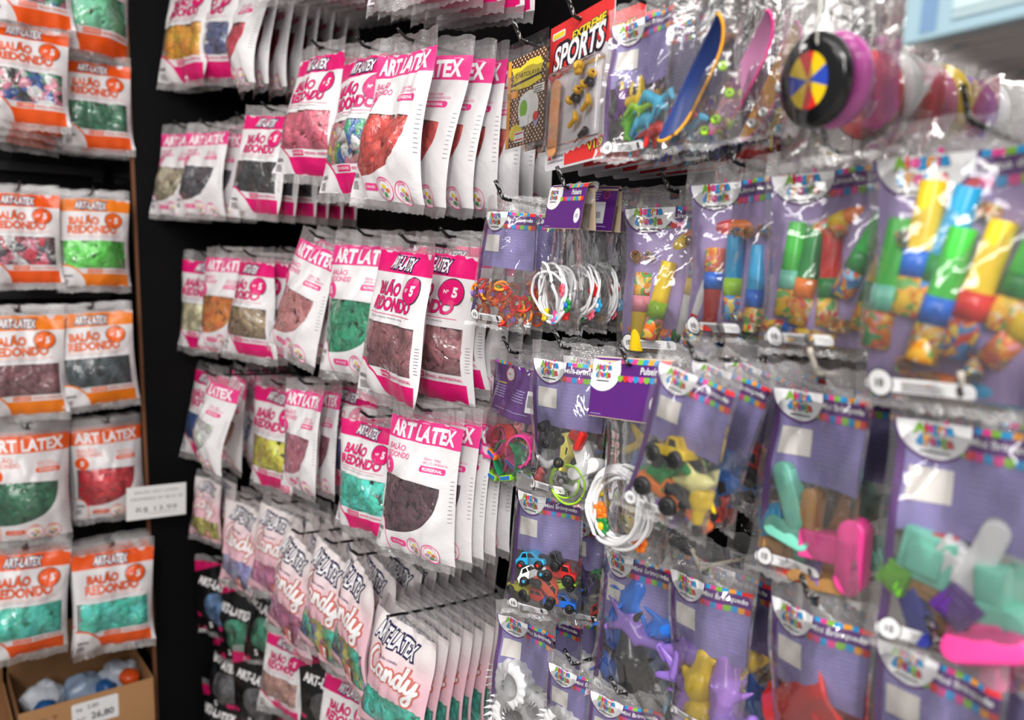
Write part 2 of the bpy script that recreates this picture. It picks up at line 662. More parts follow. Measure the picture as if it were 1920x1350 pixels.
def balloons_mesh(kind, seed):
    def make():
        sh = shell_meshes(kind, seed)[0]
        rn = random.Random(seed * 7 + 3)
        bm = bmesh.new()
        W, H = sh.W, sh.H
        t0, t1 = {'A': (0.49, 0.88), 'B': (0.47, 0.9), 'C': (0.58, 0.9), 'K': (0.42, 0.85)}[kind]
        prof = [(0, 0), (0.06, 0.5), (0.2, 0.88), (0.4, 1.0), (0.58, 0.82), (0.74, 0.42), (0.88, 0.24), (0.96, 0.26), (1.0, 0.38), (1.01, 0.3)]
        nu = 6 if kind in 'AB' else 5
        nt = int((t1 - t0) * H / 0.0145)
        for j in range(nt):
            for i in range(nu):
                for layer in range(2):
                    u = 0.06 + 0.88 * (i + rn.uniform(0.05, 0.95)) / nu
                    t = t0 + (t1 - t0) * (j + rn.uniform(0, 1)) / nt
                    L, wd, fl = rn.uniform(0.038, 0.056), rn.uniform(0.010, 0.016), rn.uniform(0.005, 0.0105)
                    ang, tilt, spin = rn.uniform(0, 2 * math.pi), rn.uniform(-0.45, 0.45), rn.uniform(-0.8, 0.8)
                    Mx = Matrix.Rotation(ang, 4, 'Y') @ Matrix.Rotation(tilt, 4, 'Z') @ Matrix.Rotation(spin, 4, 'X')
                    base = sh(u, t, -1)
                    base.y += 0.003 + rn.uniform(0, 0.007) + layer * 0.005
                    bend = rn.uniform(-0.4, 0.4)
                    rings = []
                    mi = rn.randrange(6)
                    so = rn.uniform(0, 99)
                    for a, r in prof:
                        ring = []
                        for k in range(9):
                            th = 2 * math.pi * k / 9
                            rim = a > 0.9
                            p = Vector(((a - 0.5) * L, (wd if not rim else 0.011) * r * 0.0, 0))
                            ry = (fl if a < 0.8 else fl * 0.5 + 0.003) * r
                            p.y = ry * math.cos(th)
                            p.z = wd * r * math.sin(th) + bend * L * (a - 0.5) ** 2
                            q = noise.noise_vector(p * 75 + Vector((so, 0, 0))) * 0.0035 * min(1, r + 0.2)
                            ring.append(p + q)
                        rings.append(ring)
                    bv = []
                    for ring in rings:
                        rr = []
                        for p in ring:
                            g = base + Mx @ p
                            uu = min(max(g.x / (W * 0.95) + 0.5, 0.075), 0.925)
                            g.x = (uu - 0.5) * W * 0.95
                            tt = min(max(HOLE - g.z / H, sh.hb + 0.02), sh.sb - 0.02)
                            g.z = (HOLE - tt) * H
                            fy = sh(uu, tt, -1).y + 0.002
                            by = sh(uu, tt, 1).y - 0.002
                            if g.y < fy:
                                g.y = fy + (g.y - fy) * 0.08 + 0.001
                            g.y = min(g.y, max(by, fy))
                            rr.append(bm.verts.new(g))
                        bv.append(rr)
                    for a in range(len(bv) - 1):
                        for k in range(9):
                            bm.faces.new((bv[a][k], bv[a][(k + 1) % 9], bv[a + 1][(k + 1) % 9], bv[a + 1][k])).material_index = mi
        return mesh_from(bm, 'balloons', 6)
    return cached(('bal', kind, seed), make)


def candy_word(p, x, y, k, wf, wo, mf, mo, lay):
    """a brush-script word drawn with the pen"""
    G = [[(0.95, -0.75), (0.85, -0.98), (0.5, -0.95), (0.15, -0.5), (0.08, 0.0), (0.3, 0.38), (0.7, 0.3), (0.95, 0.0)],
         [(1.55, -0.28), (1.3, -0.4), (1.08, -0.05), (1.2, 0.25), (1.45, 0.08), (1.58, -0.32), (1.52, 0.15), (1.7, 0.22), (1.85, -0.05)],
         [(1.88, -0.35), (1.86, 0.0), (1.82, 0.28), (1.95, -0.1), (2.12, -0.36), (2.2, -0.1), (2.18, 0.2), (2.32, 0.2), (2.45, -0.05)],
         [(2.95, -0.28), (2.7, -0.38), (2.5, -0.05), (2.62, 0.25), (2.85, 0.08), (3.05, -0.6), (3.1, -0.95), (2.98, -0.3), (2.98, 0.2), (3.12, 0.18), (3.25, -0.1)],
         [(3.3, -0.35), (3.28, 0.05), (3.42, 0.24), (3.62, 0.0), (3.72, -0.36), (3.66, 0.3), (3.5, 0.85), (3.25, 0.95), (3.2, 0.7), (3.5, 0.45), (3.9, 0.1)]]
    for w_, m_, l_ in ((wo, mo, lay), (wf, mf, lay + 1)):
        for g in G:
            p.stroke([(x + a * k + b * -0.08 * k, y + b * k + a * k * 0.06) for a, b in g], w_, m_, l_)


def logo_art(p, x, y, w, lay, rot=-2.0, navy=2, wh=1):
    h = w * 0.26
    p.text('ART-LATEX', x, y, navy, lay, w=w, h=h, off=0.13, shear=0.12, rot=rot)
    p.text('ART-LATEX', x, y, wh, lay + 1, w=w, h=h, off=0.028, shear=0.12, rot=rot)


# print slots: 0 brand colour, 1 white, 2 navy, 3 dark text, 4 yellow, 5 violet, 6 green, 7 orange, 8 pale brand
def bag_print(kind, seed):
    def make():
        sh = shell_meshes(kind, seed)[0]
        W, H = sh.W, sh.H
        p = Print('brand_logo')
        if kind == 'A':
            p.lines(W * 0.36, H * 0.108, W * 0.62, 1, 0.003, 0.0011, 8, 1)
            logo_art(p, W * 0.47, H * 0.155, W * 0.40, 1)
            p.cur = 'title_lettering'
            for mi, off, l in ((3, 0.055, 1), (0, 0.035, 2)):
                p.text('BALÃO', W * 0.36, H * 0.298, mi, l, w=W * 0.38, h=H * 0.085, off=off, shear=0.05)
                p.text('REDONDO', W * 0.47, H * 0.392, mi, l, w=W * 0.66, h=H * 0.07, off=off, shear=0.05)
            p.cur = 'size_badge'
            p.ell(W * 0.765, H * 0.30, W * 0.135, W * 0.12, 3, 1)
            p.ell(W * 0.765, H * 0.30, W * 0.125, W * 0.11, 0, 2)
            p.text('5', W * 0.80, H * 0.30, 1, 3, h=H * 0.052, off=0.05, shear=0.1)
            p.text('Nº', W * 0.715, H * 0.30, 1, 3, h=H * 0.02, off=0.03)
            p.cur = 'small_print'
            p.rect(W * 0.1, H * 0.448, W * 0.86, H * 0.4515, 0, 1)
            p.text('IDEAL PARA ARCOS, DECORAÇÃO TRADICIONAL E ORGÂNICAS', W * 0.44, H * 0.469, 3, 1, w=W * 0.62, h=H * 0.012)
            p.rect(W * 0.36, H * 0.772, W * 0.57, H * 0.808, 0, 1)
            p.text('50 UNIDADES', W * 0.465, H * 0.79, 1, 2, w=W * 0.18, h=H * 0.016, off=0.01)
            p.text('REDONDO - PROFISSIONAL', W * 0.76, H * 0.79, 0, 2, w=W * 0.34, h=H * 0.016, off=0.02)
            p.cur = 'barcode'
            p.barcode(W * 0.03, H * 0.825, W * 0.17, H * 0.85, 3)
            p.lines(W * 0.03, H * 0.87, W * 0.15, 5, 0.003, 0.0011, 3, 2, 4)
            p.cur = 'side_text'
            p.lines(W * 0.955, H * 0.6, W * 0.985, 9, 0.005, 0.0008, 3, 1, 5)
        elif kind == 'B':
            p.text('ART LATEX', W * 0.49, H * 0.175, 1, 1, w=W * 0.84, h=H * 0.088, off=0.04, arc=0.002)
            for xx in (0.12, 0.45, 0.8):
                p.rect(W * xx, H * 0.113, W * (xx + 0.1), H * 0.1175, 8, 1)
            p.cur = 'title_lettering'
            p.text('BALÃO', W * 0.20, H * 0.282, 0, 1, w=W * 0.25, h=H * 0.043, off=0.012)
            p.text('REDONDO', W * 0.235, H * 0.33, 0, 1, w=W * 0.33, h=H * 0.034, off=0.012)
            p.cur = 'small_print'
            p.text('IDEAL PARA', W * 0.70, H * 0.318, 0, 1, w=W * 0.2, h=H * 0.015)
            p.text('ARCOS ORGÂNICOS', W * 0.745, H * 0.338, 0, 1, w=W * 0.29, h=H * 0.017)
            p.rrect(W * 0.58, H * 0.358, W * 0.88, H * 0.395, H * 0.016, 0, 1)
            p.text('PROFISSIONAL', W * 0.73, H * 0.3765, 1, 2, w=W * 0.22, h=H * 0.017, off=0.02)
            p.cur = 'size_badge'
            p.ell(W * 0.12, H * 0.405, W * 0.088, W * 0.088, 0, 1)
            p.text('5', W * 0.12, H * 0.405, 1, 2, h=H * 0.042, off=0.04)
            p.cur = 'unit_badge'
            p.rrect(W * 0.24, H * 0.852, W * 0.45, H * 0.892, H * 0.012, 0, 1)
            p.text('50 UNIDADES', W * 0.345, H * 0.872, 1, 2, w=W * 0.15, h=H * 0.013, off=0.01)
            for cx, cy in ((0.56, 0.878), (0.77, 0.888)):
                p.cur = 'seal_mark' if cx < 0.6 else 'latex_mark'
                p.ell(W * cx, H * cy, W * 0.098, W * 0.098, 1, 1)
                p.ring(W * cx, H * cy, W * 0.098, W * 0.098, W * 0.008, 0, 2)
                p.ring(W * cx, H * cy, W * 0.068, W * 0.068, W * 0.003, 0, 2)
                p.text('LATEX', W * cx, H * cy - W * 0.078, 0, 3, w=W * 0.09, h=W * 0.02, off=0.02, arc=-0.0022)
                for dx, dy, mi in ((0, -0.02, 4), (-0.032, 0.012, 5), (0.034, 0.01, 7), (0, 0.045, 6)):
                    p.ell(W * (cx + dx), H * cy + W * dy, W * 0.022, W * 0.018, mi, 3, n=12)
            p.cur = 'barcode'
            p.barcode(W * 0.03, H * 0.80, W * 0.14, H * 0.825, 3)
            p.lines(W * 0.03, H * 0.845, W * 0.12, 5, 0.003, 0.0011, 3, 2, 4)
            p.cur = 'side_text'
            p.lines(W * 0.95, H * 0.42, W * 0.985, 11, 0.0075, 0.0008, 3, 1, 5)
        elif kind == 'C':
            p.lines(W * 0.34, H * 0.155, W * 0.62, 1, 0.003, 0.0011, 2, 1)
            logo_art(p, W * 0.48, H * 0.215, W * 0.58, 1, rot=-5)
            p.cur = 'title_lettering'
            candy_word(p, W * 0.14, H * 0.44, W * 0.19, W * 0.036, W * 0.076, 1, 7, 1)
            p.text('BALÃO CANDY', W * 0.47, H * 0.345, 2, 4, w=W * 0.26, h=H * 0.016, off=0.02, rot=-4)
            p.cur = 'size_badge'
            p.ell(W * 0.66, H * 0.835, W * 0.095, H * 0.062, 7, 1)
            p.text('5', W * 0.68, H * 0.835, 1, 2, h=H * 0.075, off=0.04)
            p.cur = 'small_print'
            p.lines(W * 0.1, H * 0.89, W * 0.28, 4, 0.0028, 0.001, 3, 1, 4)
        else:
            p.text('ART-LATEX', W * 0.45, H * 0.33, 1, 1, w=W * 0.72, h=H * 0.09, off=0.05, rot=-8)
            p.cur = 'size_badge'
            p.text('5', W * 0.3, H * 0.85, 1, 1, h=H * 0.07, off=0.03)
            p.cur = 'unit_badge'
            p.rrect(W * 0.55, H * 0.82, W * 0.9, H * 0.88, H * 0.015, 0, 1)
        return p.split(lambda X, Y, l: surf(sh, X / W, Y / H, l), 9, W, H, *cuts(sh))
    return cached(('print', kind, seed), make)


INK = {'p': [MAGENTA, (245, 243, 245), (32, 30, 78), (70, 60, 70), (245, 215, 60), (200, 150, 200), (70, 160, 80), (225, 118, 60), (250, 170, 205)]}
INK['b'] = [PINK] + INK['p'][1:]
INK['o'] = [(238, 88, 16)] + INK['p'][1:8] + [(255, 200, 150)]
INK['y'] = [(240, 105, 20)] + INK['p'][1:8] + [(255, 200, 150)]
INK['c'] = INK['p'][:7] + [(208, 116, 106)] + INK['p'][8:]


def ink(key):
    return [mat(c, 0.35) for c in INK[key]]


LATEX = {
    'mauve': (146, 92, 98), 'plum': (96, 66, 78), 'teal': (70, 208, 184), 'red': (226, 74, 66), 'salmon': (222, 140, 140), 'hot pink': (255, 128, 150),
    'orange': (255, 122, 36), 'olive': (160, 152, 128), 'charcoal': (62, 62, 70), 'black': (42, 42, 46), 'rose': (210, 92, 116), 'ivory': (205, 196, 160),
    'khaki': (140, 118, 88), 'green': (44, 150, 110), 'blue': (44, 92, 160), 'white': (226, 232, 218), 'brown': (150, 88, 52), 'yellow': (222, 200, 70),
    'purple': (84, 70, 128), 'lilac': (158, 158, 214), 'candy pink': (222, 130, 172), 'pale yellow': (226, 214, 120), 'crimson': (200, 44, 72), 'navy': (70, 80, 120),
    'tangerine': (250, 150, 30), 'dark green': (20, 104, 70), 'light green': (84, 205, 70), 'wine': (120, 74, 80), 'slate': (50, 66, 72), 'cherry': (196, 24, 44),
    'mint': (120, 215, 165), 'steel blue': (80, 120, 165), 'jade': (40, 140, 110), 'smoky grey': (90, 90, 95), 'dusty rose': (190, 145, 135)}
MIXES = {'mixed': ['hot pink', 'yellow', 'green', 'blue', 'white', 'salmon'], 'pastel': ['teal', 'pale yellow', 'candy pink', 'lilac', 'mint', 'steel blue'],
         'bright': ['white', 'hot pink', 'blue', 'green', 'black', 'hot pink'], 'berry': ['crimson', 'charcoal', 'hot pink', 'wine', 'white', 'charcoal']}


def latexes(c):
    if c in MIXES:
        return [latex(LATEX[k]) for k in MIXES[c]]
    b = LATEX[c]
    rn = random.Random(str(b))
    out = []
    for k in range(6):
        f = 0.9 + 0.04 * k
        out.append(latex(tuple(min(255, int(v * f)) for v in b)))
    return out


def balloon_bag(kind, colour, brand, seed, root):
    sh, body, head, seal = shell_meshes(kind, seed)
    put('header', head, [FILM_SEAL], root)
    put('pouch', body, [BODY[(kind, brand)], BACK_K if kind == 'K' else BACK], root)
    put('bottom_seal', seal, [FILM_SEAL], root)
    key = 'c' if kind == 'C' else ('b' if kind == 'B' and brand == 'p' else brand)
    for nm, me in bag_print(kind, seed).items():
        put(nm, me, ink(key), root)
    b = put('balloons', balloons_mesh(kind, seed), latexes(colour), root)
    b['kind'] = 'stuff'

# ------------------------------------------------------------------ the place
WALL_Y = 0.95          # the long wall of hooks
FRONT_Y = 0.70         # the plane the front packs hang in
END_X = -2.45          # the end wall, square to it
FACE_X = -2.52


def struct(name, me, mats, M=None):
    o = put(name, me, mats, None, M)
    o['kind'] = 'structure'
    return o


def boxmesh(name, lo, hi, bev=0.0):
    bm = bmesh.new()
    c = [(a + b) / 2 for a, b in zip(lo, hi)]
    s = [b - a for a, b in zip(lo, hi)]
    if bev:
        rbox(bm, c, s, bev)
    else:
        box(bm, c, s)
    return mesh_from(bm, name, 1, smooth=False)


def panel_mat(name, rgb, rough, grain=0.0, spec=0.5):
    n = NT(name)
    co = n.n('TexCoord').outputs['Object']
    f = n.n('TexNoise', Vector=co, Scale=9.0, Detail=6.0).outputs['Fac']
    c = n.mixc(n.mul(f, grain), lin(rgb), lin([v * 0.8 for v in rgb]))
    b = n.n('Bump', Height=n.n('TexNoise', Vector=co, Scale=180.0, Detail=2.0).outputs['Fac'], Strength=0.04, Distance=0.002).outputs[0]
    p = n.n('BsdfPrincipled', Base_Color=c, Roughness=rough, Normal=b)
    p.inputs['Specular IOR Level'].default_value = spec
    return n.done(p.outputs[0])


BLACKBOARD = panel_mat('black_board', (8, 8, 9), 0.55, 0.5, 0.12)
GLOSSBLACK = panel_mat('gloss_black', (16, 16, 18), 0.16, 0.3)
GREYBOARD = panel_mat('grey_board', (205, 202, 200), 0.5, 0.4)
MDF = panel_mat('board_edge', (128, 80, 46), 0.65, 0.8)
FLOORM = panel_mat('floor_tile', (196, 192, 186), 0.35, 0.4)
CEILM = panel_mat('ceiling_paint', (235, 235, 232), 0.8, 0.2)

XB = at(1465, 400, y=WALL_Y).x          # black boards end, grey boards begin
struct('wall_back', boxmesh('wall_back', (-2.75, WALL_Y, 0), (XB, WALL_Y + 0.03, 2.9)), [BLACKBOARD])
XS = at(1598, 250, y=WALL_Y).x
struct('wall_right', boxmesh('wall_right', (XB, WALL_Y - 0.001, 0), (XS - 0.0015, WALL_Y + 0.029, 2.9)), [GREYBOARD])
struct('wall_right.001', boxmesh('wall_right', (XS + 0.0015, WALL_Y, 0), (2.2, WALL_Y + 0.03, 2.9)), [GREYBOARD])
struct('floor', boxmesh('floor', (-3.0, -2.6, -0.05), (2.2, WALL_Y + 0.03, 0)), [FLOORM])
struct('ceiling', boxmesh('ceiling', (-3.0, -2.6, 2.95), (2.2, WALL_Y + 0.03, 3.0)), [CEILM])
# end wall: a black pier, and left of it a bay with its own back and a glossy cheek
PIER_Y = at(262, 675, x=FACE_X).y
struct('wall_left', boxmesh('wall_left', (FACE_X - 0.35, PIER_Y + 0.009, 0), (FACE_X, WALL_Y, 2.9)), [BLACKBOARD])
struct('trim_1', boxmesh('trim_1', (FACE_X - 0.012, PIER_Y, 0), (FACE_X + 0.001, PIER_Y + 0.009, 2.9)), [MDF])
struct('wall_bay_side', boxmesh('wall_bay_side', (FACE_X - 0.35, PIER_Y + 0.001, 0), (FACE_X - 0.012, PIER_Y + 0.009, 2.9)), [GLOSSBLACK])
BAY_X = FACE_X - 0.33
struct('wall_bay_back', boxmesh('wall_bay_back', (BAY_X - 0.03, PIER_Y - 1.6, 0), (BAY_X, PIER_Y + 0.001, 2.9)), [BLACKBOARD])

BLACKWIRE = mat((14, 14, 15), 0.32, name='black_wire')


def speckle(name, a, b, thr):
    n = NT(name)
    co = n.n('TexCoord').outputs['Object']
    f = n.n('TexNoise', Vector=co, Scale=160.0, Detail=3.0).outputs['Fac']
    c = n.mixc(n.gt(f, thr), lin(a), lin(b))
    return n.done(n.n('BsdfPrincipled', Base_Color=c, Roughness=0.3).outputs[0])


SPECKWIRE = speckle('speckled_wire', (18, 18, 20), (190, 190, 190), 0.6)  # near-black wire with random pale grey flecks
PALEWIRE = speckle('pale_wire', (188, 180, 168), (90, 86, 82), 0.62)

ORD = ['next', 'second', 'third', 'fourth', 'fifth', 'sixth', 'seventh', 'eighth', 'ninth', 'tenth', 'eleventh', 'twelfth']
HOOKS = []


def display_hook(p, wall, label, wire='black', L=None, bend=55, lift=0.02, tip=0.012):
    """a wire arm from the wall past the hanging point p (top of the hole), its end turned up"""
    bm = bmesh.new()
    out = Vector((0, -1, 0)) if wall == 'P' else Vector((1, 0, 0))
    side = Vector((1, 0, 0)) if wall == 'P' else Vector((0, 1, 0))
    base = (WALL_Y - p.y) if wall == 'P' else (p.x - BAY_X)
    pts = [-out * (base * f) + Vector((0, 0, -0.004 * math.sin(math.pi * f) - 0.010 * f)) for f in (1.0, 0.75, 0.5, 0.25, 0.08)]
    pts += [out * 0.006, out * 0.012 + Vector((0, 0, 0.0015))]
    pts += [out * (0.012 + lift * math.cos(R(bend)) * k) + Vector((0, 0, 0.0015 + lift * math.sin(R(bend)) * k)) for k in (0.4, 0.75, 1.0)]
    r = 0.0028
    sweep(bm, pts, r, 8)
    box(bm, tuple(-out * (base - 0.002) + Vector((0, 0, -0.01))), (0.035 if wall == 'P' else 0.004, 0.004 if wall == 'P' else 0.035, 0.05), 0)
    o = put('display_hook', mesh_from(bm, 'display_hook', 1), [{'black': BLACKWIRE, 'speck': SPECKWIRE, 'pale': PALEWIRE}[wire]], None, Matrix.Translation(p + Vector((0, 0, 0.003))))
    tag(o, label, 'hook', 'hooks on the long wall' if wall == 'P' else 'hooks in the end bay')
    return o


NOUN = {'A': 'balloon bag', 'B': 'balloon bag', 'C': 'balloon bag', 'K': 'balloon bag'}


def hang(kind, colour, h, b, label, short, n=0, sp=0.035, y=None, x=None, wall='P', brand='p', yaw=None, pitch=None, roll=None, seed=None, hook='black', bend=40, lift=0.02,
         fnoun=None, fcolour=None, scale=None, hk=True, fy=0.0, drop=0.0):
    """one hook with its front pack (hanging point and lower edge read off the photograph) and n more behind it"""
    if wall == 'P':
        p = at(h[0], h[1], y=FRONT_Y if y is None else y)
        if p.x < FACE_X + .11:
            p = at(h[0], h[1], x=FACE_X + .11)
    else:
        p = at(h[0], h[1], x=END_X if x is None else x)
    z = depth(p)
    Hk = DIM[kind][1] if kind in DIM else BUILD[kind][2]
    if scale is None:
        scale = (b - h[1]) * z / FPX / (Hk * (1 - HOLE))
        scale = max(0.8, min(1.28, scale))
    rn = random.Random(int(h[0] * 13 + h[1] * 7))
    if yaw is None:
        yaw = 14 if wall == 'P' else 0
    seed = rn.randrange(4) if seed is None else seed
    if roll is None:
        roll = 4 if wall == 'P' and kind in 'ABC' else 0
    if pitch is None:
        pitch = -6 if wall == 'P' and kind in 'ABC' else -3
    base_rot = 0 if wall == 'P' else 90
    away = Vector((0, 1, 0)) if wall == 'P' else Vector((-1, 0, 0))
    name = NAME.get(kind, 'balloon_bag')
    cat = CAT.get(kind, 'balloon bag')
    grp = 'packs hanging with the ' + short
    if hk:
        display_hook(p, wall, 'wire hook in the wall carrying the ' + short if hook != 'black' else 'black wire hook carrying the ' + short, hook, bend=bend, lift=lift)
    dy_, dr_, dp_ = 0.0, roll, pitch
    stepd = math.degrees(sp * 0.5 / 0.09) * 0.75
    for i in range(n + 1):
        root = bpy.data.objects.new(name, None)
        link(root)
        root.empty_display_size = 0.02
        q = p + away * (i * sp) + Vector((0, 0, -0.001 - drop * i))
        if i:
            dy_, dr_, dp_ = dy_ + rn.uniform(-1, 1) * min(9, stepd * 0.55), dr_ + rn.uniform(-1.6, 1.6), min(0.5, dp_ * 0.8 + rn.uniform(-1, 1))
            yw, ro, pi, sd = yaw + fy + dy_, dr_, dp_, seed if sp < 0.04 else (seed + (i + 1) // 2) % 4
        else:
            yw, ro, pi, sd = yaw, roll, pitch, seed
        Mr = Matrix.Translation(q) @ Matrix.Rotation(R(base_rot + yw), 4, 'Z') @ Matrix.Rotation(R(pi), 4, 'X') @ Matrix.Rotation(R(ro), 4, 'Y') @ Matrix.Diagonal((scale, scale * (min(1.0, max(0.3, sp / 0.068)) if i else 1.0), scale, 1))
        root.matrix_world = Mr
        cl = colour if not i or fcolour is None else fcolour
        if kind in 'ABCK':
            balloon_bag(kind, cl, brand, sd, root)
        else:
            BUILD[kind][0](root, sd, cl, i)
        if i == 0:
            tag(root, label, cat, grp if n else None)
        else:
            nn = fnoun or (cl + ' ' + NOUN.get(kind, BUILD[kind][1] if kind in BUILD else 'bag'))
            tag(root, '%s hanging %s behind the %s' % (nn, ORD[i - 1], short), cat, grp)

# ------------------------------------------------------------------ toys
def plastic(rgb, rough=0.28):
    return mat(rgb, rough)


DARK = (26, 26, 28)


def translucent(rgb):
    key = ('tr', tuple(rgb))
    if key not in MATS:
        n = NT('jelly_%d_%d_%d' % tuple(rgb))
        p = n.n('BsdfPrincipled', Base_Color=lin(rgb), Roughness=0.12)
        a = n.n('BsdfTransparent', Color=lin([min(255, v * 0.5 + 127) for v in rgb])).outputs[0]
        MATS[key] = n.done(n.mixs(0.93, a, p.outputs[0]))
    return MATS[key]


def paper_mat(seed, sc=1.0):
    key = ('paper', seed, sc)
    if key not in MATS:
        n = NT('party_paper_%d' % seed)
        co = n.n('TexCoord').outputs['Object']
        mp = n.n('Mapping', Vector=co, Location=(seed * 3.1, seed * 1.7, 0)).outputs[0]
        nz = n.n('TexNoise', Vector=mp, Scale=4.0 * sc, Detail=1.0).outputs['Color']
        v = n.n('TexVoronoi', Vector=n.n('VectorMath', p_operation='ADD').outputs[0], Scale=9.0 * sc)
        vm = v.inputs['Vector'].links[0].from_node
        n.t.links.new(mp, vm.inputs[0])
        n.t.links.new(nz, vm.inputs[1])
        sep = n.n('SeparateColor', Color=v.outputs['Color']).outputs[0]
        rp = n.t.nodes.new('ShaderNodeValToRGB')
        rp.color_ramp.interpolation = 'CONSTANT'
        cols = [[(80, 120, 190), (240, 140, 110), (60, 70, 110), (250, 190, 170), (230, 110, 90), (70, 140, 160)]][0:0] + [[(250, 205, 60), (235, 150, 40), (110, 180, 90), (240, 225, 190), (225, 70, 50), (250, 190, 70)],
                [(80, 150, 215), (245, 160, 60), (60, 110, 180), (250, 215, 90), (225, 80, 60), (120, 190, 225)],
                [(240, 150, 50), (225, 110, 90), (250, 200, 90), (90, 170, 110), (245, 160, 170), (235, 120, 40)]][seed % 3]
        e = rp.color_ramp.elements
        while len(e) < 6:
            e.new(1)
        for k in range(6):
            e[k].position = k / 6
            e[k].color = lin(cols[k])
        n.t.links.new(sep, rp.inputs[0])
        MATS[key] = n.done(n.n('BsdfPrincipled', Base_Color=rp.outputs[0], Roughness=0.35).outputs[0])
    return MATS[key]


def prism(bm, prof, y0, y1, mi=0, bev=0.0):
    """a side profile (x, z) given thickness along y"""
    a = [bm.verts.new((x, y0, z)) for x, z in prof]
    b = [bm.verts.new((x, y1, z)) for x, z in prof]
    n = len(prof)
    fs = [bm.faces.new(a[::-1]), bm.faces.new(b)]
    for k in range(n):
        fs.append(bm.faces.new((a[k], a[(k + 1) % n], b[(k + 1) % n], b[k])))
    for f in fs:
        f.material_index = mi
    if bev:
        bmesh.ops.recalc_face_normals(bm, faces=fs)
        es = list({e for f in fs for e in f.edges})
        r = bmesh.ops.bevel(bm, geom=es, offset=bev, segments=2, affect='EDGES', profile=0.6)
        for f in r['faces']:
            f.material_index = mi


def m_car(style):
    def make():
        bm = bmesh.new()
        prof = {'car': [(-.5, .04), (-.5, .2), (-.4, .25), (-.24, .42), (.12, .43), (.3, .25), (.48, .2), (.5, .05)],
                'truck': [(-.5, .06), (-.5, .24), (-.02, .24), (.02, .46), (.26, .46), (.34, .26), (.5, .23), (.5, .06)],
                'racer': [(-.5, .05), (-.52, .3), (-.38, .22), (-.1, .33), (.08, .3), (.2, .18), (.5, .12), (.52, .05)]}[style]
        prism(bm, prof, -.2, .2, 0, .035)
        return mesh_from(bm, 'car_body', 1)

    def glass():
        bm = bmesh.new()
        q = {'car': [[(-.28, .27), (-.2, .39), (-.08, .39), (-.08, .27)], [(-.04, .27), (-.04, .39), (.09, .39), (.2, .27)]],
             'truck': [[(.06, .28), (.07, .42), (.22, .42), (.28, .28)]], 'racer': [[(-.12, .25), (-.09, .3), (.06, .28), (.1, .23)]]}[style]
        for pts in q:
            for y in (-.204, .204):
                bm.faces.new([bm.verts.new((x, y, z)) for x, z in pts])
        return mesh_from(bm, 'car_window', 1, False)
    return cached('car' + style, make), cached('carglass' + style, glass)


def m_wheel():
    def make():
        bm = bmesh.new()
        lathe(bm, [(0.0, -.08), (.045, -.085), (.05, -.075), (.075, -.085), (.125, -.07), (.14, -.02), (.14, .04), (.12, .07), (0.0, .07)], 'y', 18, [1, 1, 0, 0, 0, 0, 0, 0])
        return mesh_from(bm, 'wheel', 2)
    return cached('wheel', make)


